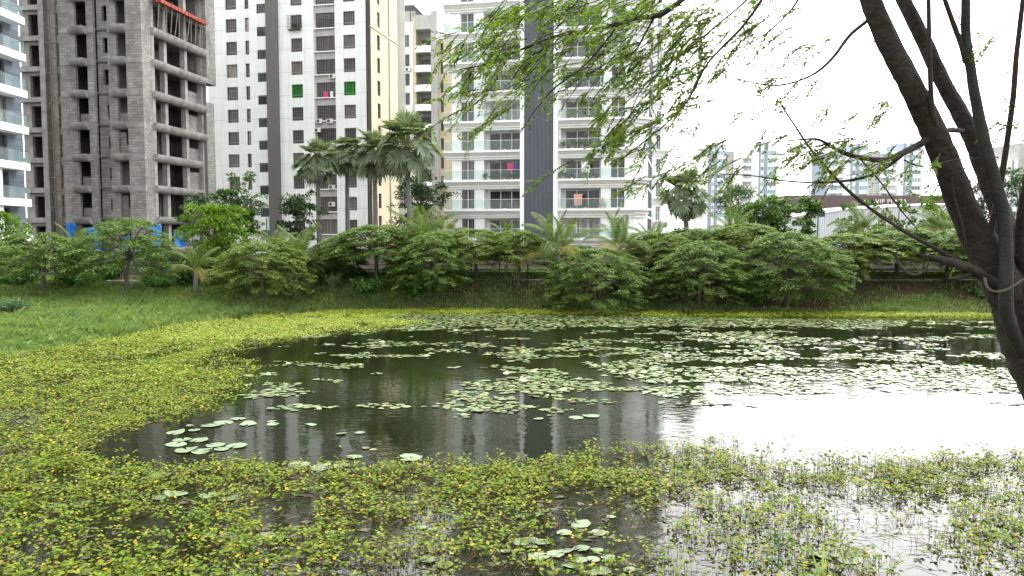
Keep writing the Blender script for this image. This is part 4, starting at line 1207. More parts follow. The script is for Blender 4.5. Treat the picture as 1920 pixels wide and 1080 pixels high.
# ------------------------------------------------------------------ trees
def trunk_mesh(name, H, r0, limbs, g, mat="bark", lean=0.15):
    m = MB()
    top = np.array([g.normal(0, lean), g.normal(0, lean), H])
    sp = catmull([(0, 0, -0.3), (g.normal(0, .04), g.normal(0, .04), H * 0.35), top * [0.6, 0.6, 0.7], top], 4)
    m.tube(sp, np.linspace(r0 * 1.15, r0 * 0.6, len(sp)), 7, 0.06)
    for e in limbs:
        e = np.array(e, float); s = sp[int(len(sp) * g.uniform(0.6, 0.97))]
        mid = s * 0.5 + e * 0.5 + np.array([0, 0, 0.12 * np.linalg.norm(e - s)])
        q = catmull([s, mid, e], 4); m.tube(q, np.linspace(r0 * 0.5, r0 * 0.12, len(q)), 5, 0.05)
    return m.mesh(name, MT[mat], True)

def layered_tree(seed, R_=2.5, H=3.6, z0=0.75, mat="leaf_bush", nspray=190, per=60, pk=0.38):
    """spreading tree whose twigs lie in flat, drooping layers"""
    g = np.random.default_rng(seed)
    P, D, ends = [], [], []
    lob = g.uniform(0.78, 1.12, 9)
    for k in range(nspray):
        ph = g.random() * 6.283
        t = g.random() ** 0.75                      # height in the crown
        env = math.sqrt(max(0.03, 1 - (abs(t - pk) / (1.04 - pk)) ** 2.2)) * R_ * np.interp(ph, np.linspace(0, 6.283, 9), lob)
        rho = env * (0.45 + 0.55 * g.random() ** 0.5)
        z = z0 + (H - z0) * (t + 0.05 * math.sin(3 * ph + seed))
        c = np.array([rho * math.cos(ph), rho * math.sin(ph), z - 0.12 * rho])
        if k % 9 == 0: ends.append(c * [0.85, 0.85, 1])
        Ls = g.uniform(0.55, 0.95); d = np.array([math.cos(ph + g.normal(0, .35)), math.sin(ph + g.normal(0, .35)), g.normal(-0.05, 0.1)])
        s = np.cross(d, [0, 0, 1]); s /= np.linalg.norm(s)
        u = g.random(per); v = g.uniform(-1, 1, per)
        wd = 0.42 * (1 - 0.65 * u) * Ls
        p = c + (d[None] * ((u - 0.5) * Ls)[:, None]) + s[None] * (v * wd)[:, None]
        p[:, 2] += -0.22 * u ** 2 * Ls - 0.1 * np.abs(v) * wd + g.normal(0, 0.03, per)
        dd = d[None] + s[None] * (v * 0.9)[:, None] + g.normal(0, 0.25, (per, 3)); dd[:, 2] -= 0.15
        P.append(p); D.append(dd)
    P = np.concatenate(P); D = np.concatenate(D)
    cr = leaf_mesh("crown", P, D, 0.125, 0.062, MT[mat], g, tilt=0.35)
    tr = trunk_mesh("trunk", z0 + (H - z0) * 0.45, 0.1, ends, g)
    return tr, cr

def clump_tree(seed, Rx, H, z0, mat, nclump=60, per=90, leaf=(0.2, 0.1), cr=0.55, top_heavy=0.5, r0=0.13, droop=0.1):
    """rounded tree of leaf clumps with gaps between"""
    g = np.random.default_rng(seed)
    P, D, ends = [], [], []
    lob = g.uniform(0.7, 1.15, 8)
    for k in range(nclump):
        ph = g.random() * 6.283; t = g.random()
        env = math.sqrt(max(0.05, 1 - ((t - top_heavy) / 0.62) ** 2)) * Rx * np.interp(ph, np.linspace(0, 6.283, 8), lob)
        rho = env * g.random() ** 0.5
        c = np.array([rho * math.cos(ph), rho * math.sin(ph), z0 + (H - z0) * t])
        if k % 5 == 0: ends.append(c)
        rr = cr * g.uniform(0.6, 1.25); n = int(per * g.uniform(0.6, 1.2))
        q = unit(g.normal(0, 1, (n, 3))); q[:, 2] = np.abs(q[:, 2]) * 1.0 - 0.35
        p = c + q * rr * g.uniform(0.5, 1.0, (n, 1)) * [1.1, 1.1, 0.75]
        d = q + g.normal(0, 0.45, (n, 3)); d[:, 2] -= droop
        P.append(p); D.append(d)
    P = np.concatenate(P); D = np.concatenate(D)
    return trunk_mesh("trunk", z0 + (H - z0) * 0.5, r0, ends, g), leaf_mesh("crown", P, D, leaf[0], leaf[1], MT[mat], g, tilt=0.6)

def fan_palm_parts(seed, H, Rc, nleaf=44, skirt=False):
    g = np.random.default_rng(seed)
    tr = MB(); lean = g.normal(0, 0.25, 2)
    sp = catmull([(0, 0, -0.4), (lean[0] * .2, lean[1] * .2, H * 0.4), (lean[0] * .7, lean[1] * .7, H * 0.75), (lean[0], lean[1], H)], 6)
    r = np.linspace(0.24, 0.15, len(sp)); r[-3:] = 0.2
    tr.tube(sp, r, 10, 0.07)
    top = sp[-1]
    V, pet = [], MB()
    VD = []
    for k in range(nleaf + (14 if skirt else 0)):
        dead = k >= nleaf
        el = R(-62 - 22 * g.random()) if dead else R(86 - 138 * ((k + 0.5) / nleaf) ** 0.9 + g.normal(0, 9))
        ph = k * 2.39996 + g.normal(0, .15)
        d = np.array([math.cos(ph) * math.cos(el), math.sin(ph) * math.cos(el), math.sin(el)])
        pl = Rc * g.uniform(0.42, 0.62) * (0.8 if dead else 1)
        hub = top + np.array([0, 0, 0.1]) + d * pl + np.array([0, 0, -0.06 * math.cos(el)])
        if not dead: pet.tube([top + d * 0.1, (top + hub) / 2 + [0, 0, 0.04], hub], [0.035, 0.025, 0.02], 4)
        up = np.array([0, 0, 1.0]); s = np.cross(d, up); s = s / (np.linalg.norm(s) + 1e-6); n = np.cross(s, d)
        hang = R(g.uniform(5, 75)); d, n = d * math.cos(hang) - n * math.sin(hang), n * math.cos(hang) + d * math.sin(hang)
        nb = 26; fl = Rc * g.uniform(0.4, 0.5) * (0.8 if dead else 1)
        for i in range(nb):
            a = R(-140 + 280 * i / (nb - 1)) + g.normal(0, 0.03)
            dirv = d * math.cos(a) + s * math.sin(a) + n * 0.12 * (0.4 + abs(math.sin(a)))
            dirv /= np.linalg.norm(dirv)
            L = fl * (0.78 + 0.22 * math.cos(a)) * g.uniform(0.9, 1.05)
            tip = hub + dirv * L + np.array([0, 0, -0.14 * L * g.uniform(0.4, 1.6)])
            mid = hub + dirv * L * 0.55
            w = 0.06 * Rc * 0.55
            sd = np.cross(dirv, n); sd /= np.linalg.norm(sd) + 1e-6
            off = n * (0.03 * (1 if i % 2 else -1))
            (VD if dead else V).append([hub, mid + sd * w + off, tip, mid - sd * w - off])
    parts = [("trunk", tr.mesh("trunk", MT["palm_bark"], True)), ("petioles", pet.mesh("petioles", MT["rachis"]))]
    V = np.array(V).reshape(-1, 3); parts.append(("crown", np_mesh("crown", V, np.arange(len(V)).reshape(-1, 4), MT["fan"])))
    if skirt:
        V = np.array(VD).reshape(-1, 3); parts.append(("dead_leaves", np_mesh("dead_leaves", V, np.arange(len(V)).reshape(-1, 4), MT["fan_dead"])))
    fs = MB()
    for k in range(5):
        ph = -1.57 + g.normal(0, 0.8); q = catmull([top, top + [0.35 * math.cos(ph), 0.35 * math.sin(ph), 0.25], top + [0.75 * math.cos(ph), 0.75 * math.sin(ph), -0.5 - 0.3 * g.random()]], 4)
        fs.tube(q, np.linspace(0.045, 0.02, len(q)), 5)
    parts.append(("flower_stalk", fs.mesh("flower_stalk", MT["flower_stalk"], True)))
    return parts

def coco_parts(seed, size, nfr=13, stem=0.5, yellow=2):
    """young coconut palm: arching feather fronds"""
    g = np.random.default_rng(seed)
    tr = MB(); tr.tube([(0, 0, -0.3), (0, 0, stem * 0.5), (0.03, 0, stem)], [0.16, 0.15, 0.1], 8, 0.05)
    top = np.array([0.03, 0, stem]); rac = MB(); A, Yl = [], []
    for k in range(nfr):
        t = k / (nfr - 1)
        yel = k >= nfr - yellow
        el = R(85 - 58 * t + g.normal(0, 6)); ph = k * 2.39996 + g.normal(0, .25)
        L = size * (0.95 + 0.15 * g.random()) * (0.85 if t < 0.15 else 1)
        h = np.array([math.cos(ph), math.sin(ph), 0]); pts = []
        nseg = 22; pos = top.copy(); a = el; curl = R(g.uniform(95, 155)) * (0.35 + 0.8 * t)
        for i in range(nseg + 1):
            pts.append(pos.copy()); pos = pos + (h * math.cos(a) + np.array([0, 0, math.sin(a)])) * L / nseg; a -= curl / nseg * (0.4 + 1.2 * i / nseg)
        pts = np.array(pts); rac.tube(pts, np.linspace(0.035, 0.006, len(pts)), 4)
        side = np.cross(h, [0, 0, 1.0])
        ns = 52
        for i in range(ns):
            s = 0.16 + 0.84 * i / ns; f = s * nseg; i0 = min(int(f), nseg - 1); p = pts[i0] + (pts[i0 + 1] - pts[i0]) * (f - i0)
            tg = pts[i0 + 1] - pts[i0]; tg /= np.linalg.norm(tg); up = np.cross(side, tg)
            ll = size * 0.26 * (math.sin(math.pi * min(1, 0.12 + s * 0.86)) ** 0.6) * g.uniform(0.88, 1.08)
            for sg in (1, -1):
                dv = side * sg * 0.85 + tg * 0.55 + up * 0.12; dv /= np.linalg.norm(dv)
                dr = np.array([0, 0, -0.5 - 0.3 * t]) * ll
                mid = p + dv * ll * 0.5 + dr * 0.22; tip = p + dv * ll * 0.92 + dr
                w = tg * 0.016 * size * 0.45
                (Yl if yel else A).append([p - w * .5, mid - w, tip, mid + w])
    parts = [("trunk", tr.mesh("trunk", MT["palm_bark"], True)), ("rachis", rac.mesh("rachis", MT["rachis"]))]
    V = np.array(A).reshape(-1, 3); parts.append(("fronds", np_mesh("fronds", V, np.arange(len(V)).reshape(-1, 4), MT["frond"])))
    if Yl:
        V = np.array(Yl).reshape(-1, 3); parts.append(("yellow_fronds", np_mesh("yellow_fronds", V, np.arange(len(V)).reshape(-1, 4), MT["frond_y"])))
    return parts

def stand(name, loc, parts, label, cat, group, rz=0.0, sc=(1, 1, 1)):
    t = empty(name, loc, rz, sc); tag(t, label, cat, group)
    for nm, me in parts: link(nm, me, t)
    return t

def vegetation():
    # ---- the row of layered trees along the bank; (px, crown top, half width px, trunk foot (px,py) or distance, variant, label)
    var = [layered_tree(100 + i, mat=("leaf_bush", "leaf_bush2", "leaf_bush")[i % 3], nspray=(290, 270, 310, 260, 300, 280)[i], per=105) for i in range(6)]
    nat = (2.5, 3.6)
    high = [layered_tree(120 + i, z0=1.55, mat=("leaf_bush", "leaf_bush2")[i % 2], nspray=270, per=105, pk=0.3) for i in range(4)]
    thin = [layered_tree(140 + i, z0=1.35, mat="leaf_bush", nspray=170, per=95, pk=0.12) for i in range(2)]
    G = "layered trees along the bank"
    rows = [  # px, top py, bottom py, half width, foot
        (102, 434, 522, 74, (82, 556), "t0", "slender tree with flat layered crown standing on the grass before the green pole"),
        (240, 408, 508, 72, (241, 555), "t1", "slender flat topped tree on the grass before the blue tarpaulins"),
        (488, 447, 548, 72, 46.5, 1, "low spreading tree touching the grass right of the bright green tree"),
        (632, 446, 500, 45, 50.5, 4, "small layered tree between two young palms before the white tower"),
        (708, 421, 520, 84, 50.0, 0, "broad layered tree below the pair of slim fan palms"),
        (806, 436, 528, 66, 48.8, 2, "layered tree in front of the big arching young palm"),
        (893, 430, 512, 66, 50.6, 3, "layered tree below the left balconies of the cornice block"),
        (972, 432, 512, 66, 49.6, 5, "layered tree at the foot of the slatted strip, left of the upright young palm"),
        (1112, 462, 552, 82, 46.8, 0, "low drooping tree leaning out over the bank right of the upright young palm"),
        (1238, 438, 520, 62, 50.3, 1, "layered tree below the annex block, left of the drain pipe"),
        (1312, 452, 548, 78, 47.0, 2, "layered tree hanging over the bank right of the drain pipe"),
        (1300, 425, 500, 70, 52.5, 4, "layered tree at the foot of the big fan palm"),
        (1402, 420, 520, 76, 50.6, 5, "tall rounded layered tree below the glossy broadleaf trees"),
        (1478, 434, 555, 88, 46.8, 3, "widest layered tree overhanging the bank before the white shed"),
        (1595, 437, 512, 84, 50.0, 1, "layered tree in front of the corrugated shed with a bare trunk below"),
        (1682, 424, 505, 80, 51.0, 4, "layered tree below the white letters of the brown fascia"),
        (1775, 432, 520, 74, 49.8, 2, "layered tree behind the broken stub of the near tree"),
        (1870, 430, 525, 70, 49.0, 0, "layered tree half hidden behind the near tree's trunk"),
        (20, 455, 540, 60, 50.5, 3, "dark layered tree at the left edge behind the low railing"),
        (395, 470, 530, 55, 50.2, 5, "low layered tree under the bright green tree"),
        (585, 470, 540, 45, 49.5, 2, "small dark layered tree behind the pale feathery shrub"),
    ]
    r = random.Random(3)
    for px, top, bot, hw, foot, v, lab in rows:
        if isinstance(foot, tuple): f = ground_hit(*foot)
        else:
            p = at(px, 500, foot); f = np.array([p[0], foot, gh(p[0], foot)])
        Y = f[1]; Hh = at(px, top, Y)[2] - f[2]; Rw = hw / F * Y
        tr, cr = thin[int(v[1])] if isinstance(v, str) else (high[v % 4] if f[1] > 49.2 else var[v])
        Rw *= 1.4 if isinstance(v, str) else 1.18
        stand("layered_tree", f, [("trunk", tr), ("crown", cr)], lab, "tree", G, r.random() * 6.28, (Rw / nat[0] / 1.0, Rw / nat[0], Hh / nat[1]))

    # ---- rounded trees behind
    def round_tree(name, px, top, bot, hw, Y, seed, lab, mat, **kw):
        p = at(px, 440, Y); z = gh(p[0], Y) if Y < 60 else GZ
        Ht = at(px, top, Y)[2] - z; zb = max(0.8 if name != "bush" else 0.1, at(px, bot, Y)[2] - z); Rw = hw / F * Y
        k = Rw / 2.6
        tr, cr = clump_tree(seed, Rw, Ht, zb, mat, cr=kw.pop("cr", 0.62) * k, **kw)
        stand(name, (p[0], Y, z), [("trunk", tr), ("crown", cr)], lab, "tree" if name != "bush" else "bush", "broadleaf trees behind the bank" if name != "bush" else "low bushes under the trees")
    round_tree("broadleaf_tree", 398, 388, 505, 66, 50.5, 201, "bright yellow green rounded tree before the unfinished tower's corner", "leaf_bright", nclump=120, per=120, leaf=(0.19, 0.085), cr=0.5)
    round_tree("broadleaf_tree", 461, 326, 445, 34, 58, 202, "tall slim light green tree with open crown before the left wing of the white tower", "leaf_mid", nclump=42, per=80, leaf=(0.22, 0.08), top_heavy=0.6)
    round_tree("broadleaf_tree", 375, 366, 430, 40, 60, 203, "dark green tree rising behind the bright green one", "leaf_dark", nclump=45, per=85, leaf=(0.2, 0.09))
    round_tree("broadleaf_tree", 437, 358, 470, 45, 57, 213, "dense mid green tree between the bright tree and the slim open one", "leaf_mid", nclump=60, per=95, leaf=(0.2, 0.09))
    round_tree("broadleaf_tree", 562, 360, 468, 46, 62, 204, "dark rounded tree with pale twigs before the grey band of the white tower", "leaf_dark", nclump=70, per=95, leaf=(0.22, 0.1))
    round_tree("broadleaf_tree", 790, 335, 450, 66, 82, 205, "big dark green tree behind the tallest fan palm", "leaf_dark", nclump=110, per=95, leaf=(0.28, 0.12), cr=0.5)
    round_tree("broadleaf_tree", 1446, 374, 440, 58, 62, 206, "glossy broadleaf tree left of the brown fascia", "leaf_gloss", nclump=80, per=100, leaf=(0.26, 0.12), cr=0.5)
    round_tree("broadleaf_tree", 1512, 372, 440, 26, 63, 207, "narrow glossy tree with yellow green tips at the fascia's left end", "leaf_gloss", nclump=34, per=80, leaf=(0.28, 0.12), cr=0.7)
    round_tree("broadleaf_tree", 1600, 378, 450, 42, 66, 208, "open clumpy tree before the middle of the brown fascia", "leaf_gloss", nclump=26, per=60, leaf=(0.28, 0.13), cr=0.4)
    round_tree("broadleaf_tree", 1678, 378, 450, 44, 64, 218, "open clumpy tree partly covering the white letters", "leaf_gloss", nclump=24, per=60, leaf=(0.28, 0.13), cr=0.4)
    round_tree("broadleaf_tree", 1752, 366, 450, 36, 62, 209, "light green tree right of the white letters", "leaf_bright", nclump=36, per=80, leaf=(0.24, 0.09), cr=0.6)
    round_tree("broadleaf_tree", 1838, 332, 450, 46, 80, 210, "dark tree seen between the two big limbs of the near tree", "leaf_dark", nclump=70, per=95, leaf=(0.28, 0.12))
    round_tree("broadleaf_tree", 1908, 318, 460, 40, 76, 211, "mid green tree at the right edge behind the near tree", "leaf_mid", nclump=70, per=95, leaf=(0.26, 0.12))
    round_tree("broadleaf_tree", 18, 402, 500, 56, 53, 212, "bright green rounded tree at the left edge below the clad block", "leaf_bright", nclump=70, per=100, leaf=(0.19, 0.09), cr=0.5)
    round_tree("broadleaf_tree", 1385, 352, 430, 44, 72, 214, "grey green shaggy tree right of the big fan palm", "leaf_mid", nclump=60, per=90, leaf=(0.4, 0.06), cr=0.6)

    for px, top, hw, Y, sd, mt, lab in ((48, 462, 44, 50.5, 231, "leaf_dark", "low dark bush behind the low railing, nearest the left edge"), (140, 470, 46, 51.5, 232, "leaf_mid", "low bush between the two slender trees, below the leftmost blue tarpaulin"),
                                (205, 476, 34, 50.0, 233, "leaf_dark", "low dark bush just left of the second slender tree's trunk"), (300, 466, 44, 51.0, 234, "leaf_mid", "low bush right of the second slender tree, below the bright blue tarpaulin"),
                                (440, 462, 44, 51.5, 235, "leaf_mid", "low bush between the bright green tree and the low spreading tree"), (530, 478, 40, 51.5, 236, "leaf_dark", "low dark bush at the foot of the tall green pole"),
                                (650, 488, 42, 50.2, 237, "leaf_dark", "low dark bush under the broad layered tree's left side"), (760, 486, 40, 50.2, 238, "leaf_dark", "low dark bush between two layered trees below the fan palms")):
        round_tree("bush", px, top, 545, hw, Y, sd, lab, mt, nclump=46, per=95, leaf=(0.17, 0.08), r0=0.07)
    # ---- fan palms
    for k, (px, py, rp, Y, skirt, lab) in enumerate((
            (597, 306, 48, 68, False, "leftmost and smallest fan palm with a slim curved trunk"),
            (650, 296, 46, 71, False, "second fan palm from the left, slim, partly behind its neighbour"),
            (703, 291, 58, 67, True, "fan palm with a skirt of dry brown leaves and yellow flower stalks"),
            (768, 277, 72, 64, False, "tallest and broadest fan palm with a pale straight trunk"),
            (1291, 368, 60, 58, False, "squat fan palm standing before the annex block and far tower"))):
        p = at(px, py, Y); z = GZ; Rc = rp / F * Y
        stand("fan_palm", (p[0], Y, z), fan_palm_parts(300 + k, p[2] - z, Rc * 1.05, 38, skirt), lab, "palm tree", "fan palms")

    # ---- young coconut palms
    for k, (px, py, sz, Y, st_, nf, ye, lab) in enumerate((
            (366, 512, 62, 46.0, 0.4, 11, 3, "young palm with yellow drooping fronds below the bright green tree"),
            (556, 500, 92, 49.5, 0.9, 14, 1, "young palm with a dry shaggy base before the dark rounded tree"),
            (790, 462, 88, 51.0, 1.8, 14, 3, "large young palm with broad arching fronds below the tallest fan palm"),
            (1046, 478, 90, 48.6, 1.4, 14, 4, "upright young palm before the slatted strip with one yellow frond hanging down"),
            (1162, 468, 74, 50.0, 1.6, 12, 3, "young palm in front of the right hand balconies"),
            (1222, 466, 60, 52.0, 1.4, 11, 2, "small young palm at the annex block's foot"),
            (1376, 446, 62, 53.5, 2.0, 12, 2, "young palm between the fan palm and the glossy trees"),
            (1618, 436, 62, 55.0, 2.3, 12, 1, "young palm before the corrugated shed"),
            (1768, 436, 62, 54.0, 2.3, 12, 2, "young palm right of the corrugated shed by the thick limb"),
            (145, 482, 64, 52.0, 1.2, 10, 0, "young palm with one tall frond before the leftmost blue tarpaulin"),
            (-14, 500, 62, 46.5, 1.2, 10, 1, "young palm reaching in from the left edge"),
            (1600, 508, 46, 48.8, 0.6, 10, 2, "small low palm with yellowing leaves at the foot of the bare trunk"),
            (838, 446, 50, 54.0, 1.8, 10, 1, "small young palm at the left corner of the cornice block"),
            (950, 448, 42, 54.0, 1.8, 9, 1, "little palm tip showing above the trees left of the slatted strip"),
            (520, 470, 52, 53.0, 1.2, 10, 0, "upright young palm beside the tall green pole"))):
        p = at(px, py, Y); z = gh(p[0], Y); stm = max(0.3, p[2] - z)
        stand("young_palm", (p[0], Y, z), coco_parts(400 + k, sz / F * Y * 1.12, nf, stm, ye), lab, "palm tree", "young palms along the bank", k * 1.3)

    # ---- shrubs on the bank
    def shrub(name, px, py, hw, hh, seed, mat, lab, n=900, leaf=(0.16, 0.05)):
        f = ground_hit(px, py); Rw = hw / F * f[1]; Hh = hh / F * f[1]
        g = np.random.default_rng(seed)
        st_ = MB()
        P, D = [], []
        for k in range(26):
            ph = g.random() * 6.28; tip = np.array([math.cos(ph) * Rw * g.random() ** .5, math.sin(ph) * Rw * g.random() ** .5, Hh * g.uniform(0.5, 1)])
            q = catmull([(0, 0, -0.05), tip * [0.35, 0.35, 0.55], tip], 5); st_.tube(q, np.linspace(0.018, 0.005, len(q)), 4)
            m = n // 26; t = g.uniform(0.2, 1, m); b = np.stack([np.interp(t, np.linspace(0, 1, len(q)), q[:, i]) for i in range(3)], 1)
            P.append(b + g.normal(0, 0.07, (m, 3))); D.append(g.normal(0, 1, (m, 3)) + [0, 0, 0.5])
        stand(name, f, [("stems", st_.mesh("stems", MT["bark"])), ("leaves", leaf_mesh("leaves", np.concatenate(P), np.concatenate(D), leaf[0], leaf[1], MT[mat], g, tilt=.6))], lab, "shrub", "shrubs on the grassy bank")
    shrub("shrub", 556, 568, 22, 48, 501, "weed_pale", "pale feathery shrub on the bank below the shaggy young palm", 900)
    shrub("shrub", 624, 548, 18, 36, 502, "weed_pale", "second pale feathery shrub, a little behind the first", 700)
    shrub("shrub", 16, 592, 44, 34, 503, "weed_blue", "bluish green bushy shrub at the left edge of the bank", 1500)
    shrub("shrub", 130, 608, 24, 18, 504, "weed_blue", "dark green tussock on the grass below the first slender tree", 700)
    shrub("shrub", 585, 520, 26, 30, 505, "weed", "dark green weedy shrub between the two feathery ones", 900, (0.2, 0.1))
    shrub("shrub", 690, 560, 34, 40, 506, "weed", "broadleaf weed thicket on the bank under the broad layered tree", 1300, (0.22, 0.12))
    shrub("shrub", 775, 560, 44, 44, 507, "weed", "tall green weed thicket spilling down the bank", 1600, (0.22, 0.12))
    shrub("shrub", 300, 545, 40, 26, 508, "weed", "leafy low shrub right of the second slender tree", 1100, (0.2, 0.1))
    shrub("shrub", 400, 540, 36, 24, 509, "weed", "leafy low shrub below the yellow fronded palm", 900, (0.2, 0.1))
    shrub("shrub", 1850, 560, 30, 26, 510, "weed", "green shrub on the bank left of the near trunk", 900, (0.2, 0.1))
    shrub("shrub", 1420, 575, 40, 40, 511, "weed", "shaded undergrowth bush below the widest layered tree", 1200, (0.2, 0.1))
    shrub("shrub", 30, 540, 60, 36, 513, "weed", "dark weedy thicket behind the low railing at the left edge", 1800, (0.2, 0.1))
    shrub("shrub", 150, 542, 50, 34, 514, "weed", "green thicket under the first slender tree's drooping side", 1600, (0.2, 0.1))
    shrub("shrub", 205, 532, 30, 46, 515, "weed", "dark upright shrub left of the second slender tree's trunk", 1300, (0.2, 0.1))
    shrub("shrub", 340, 538, 44, 44, 516, "weed", "green thicket behind the yellow fronded palm", 1500, (0.2, 0.1))
    shrub("shrub", 1200, 590, 20, 14, 512, "weed", "small weed clump at the water's edge below the leaning tree", 400, (0.18, 0.08))

def bank_plants():
    g = np.random.default_rng(77)
    # grass: random points on land that the photograph shows as grass
    N = 960000
    x = g.uniform(-42, 44, N); y = g.uniform(22, 50.5, N)
    d = dist_poly(POND, x, y); ok = ~inside(POND, x, y) & (d < 26)
    x, y, d = x[ok], y[ok], d[ok]
    z = ground_h(x, y)
    px, py = project(np.stack([x, y, z], 1))
    dens = np.where(px < 640, 1.0, np.where(d < 0.75, 1.0, np.where(px < 960, np.clip(1.5 - d * 0.5, 0.1, 1), 0.05)))
    dens = np.where((px > 1660) & (d < 1.7), 0.8, dens)
    dens = np.where((px > 1340) & (px < 1640) & (d > 0.35), 0.04, dens)
    dens *= np.clip(0.35 + 1.3 * fbm(x * 0.5 + 9, y * 0.5), 0, 1)
    dens = np.where((px < 640) & (d > 9), dens * 0.6, dens)
    ok = (g.random(len(x)) < dens) & (px > -320) & (px < 2240)
    x, y, z, d = x[ok], y[ok], z[ok], d[ok]
    n = len(x); h = g.uniform(0.12, 0.42, n) * (0.3 + 2.2 * np.clip(fbm(x * 0.7, y * 0.7 + 40, 4) - 0.25, 0, 1) * 1.1) * np.where(px[ok] > 700, 0.8, 1.0); ph = g.random(n) * 6.28; ln = g.uniform(0.1, 0.9, n) * h
    P = np.stack([x, y, z - 0.02], 1); S = np.stack([np.cos(ph + 1.57), np.sin(ph + 1.57), 0 * ph], 1) * 0.011
    mid = P + np.stack([np.cos(ph) * ln * 0.3, np.sin(ph) * ln * 0.3, h * 0.6], 1); tip = P + np.stack([np.cos(ph) * ln, np.sin(ph) * ln, h], 1)
    V = np.stack([P - S, P + S, mid + S * 0.8, tip, mid - S * 0.8], 1).reshape(-1, 3)
    # taller tussocks among it
    m = 2600; cx = g.uniform(-34, 30, m); cy_ = g.uniform(25, 49, m); dd = dist_poly(POND, cx, cy_); ok = ~inside(POND, cx, cy_) & (dd < 22) & (dd > 0.3); cx, cy_ = cx[ok], cy_[ok]
    tp, _ = project(np.stack([cx, cy_, ground_h(cx, cy_)], 1)); ok = (tp < 900) | (g.random(len(cx)) < 0.35); cx, cy_ = cx[ok], cy_[ok]
    k = np.repeat(np.arange(len(cx)), 34); hh = np.repeat(g.uniform(0.2, 0.6, len(cx)), 34) * g.uniform(0.4, 1, len(k)); ph = g.random(len(k)) * 6.28; rr = g.random(len(k)) ** .6 * 0.38
    x2 = cx[k] + np.cos(ph) * rr; y2 = cy_[k] + np.sin(ph) * rr; P = np.stack([x2, y2, ground_h(x2, y2) - 0.02], 1); ln = hh * g.uniform(0.2, 0.9, len(k)); ph = g.random(len(k)) * 6.28
    S = np.stack([np.cos(ph + 1.57), np.sin(ph + 1.57), 0 * ph], 1) * 0.012; mid = P + np.stack([np.cos(ph) * ln * 0.3, np.sin(ph) * ln * 0.3, hh * 0.65], 1); tip = P + np.stack([np.cos(ph) * ln, np.sin(ph) * ln, hh * 0.9], 1)
    V = np.concatenate([V, np.stack([P - S, P + S, mid + S * 0.8, tip, mid - S * 0.8], 1).reshape(-1, 3)]); n += len(k)
    o = link("grass", np_mesh("grass", V, np.arange(n * 5).reshape(-1, 5), MT["grass"])); tag(o, "tall green grass growing on the pond bank", "grass", kind="stuff")
    # broadleaf ground weeds
    N = 120000
    x = g.uniform(-42, 44, N); y = g.uniform(24, 50.5, N); d = dist_poly(POND, x, y); ok = ~inside(POND, x, y) & (d > 0.3) & (d < 20)
    x, y, d = x[ok], y[ok], d[ok]; px, py = project(np.stack([x, y, ground_h(x, y)], 1))
    f = fbm(x * 0.8 + 3, y * 0.8)
    keep = (f > np.where(px < 640, 0.47, np.where(px < 960, 0.44, 0.58))) & (g.random(len(x)) < 0.8) & (px > -320) & (px < 2240)
    x, y = x[keep], y[keep]; n = len(x)
    P = np.stack([x, y, ground_h(x, y) + g.uniform(0.03, 0.34, n)], 1); D = g.normal(0, 1, (n, 3)) * [1, 1, 0.5]
    o = link("weeds", leaf_mesh("weeds", P, D, 0.15, 0.075, MT["weed"], g)); tag(o, "low leafy weeds scattered over the bank", "weeds", kind="stuff")

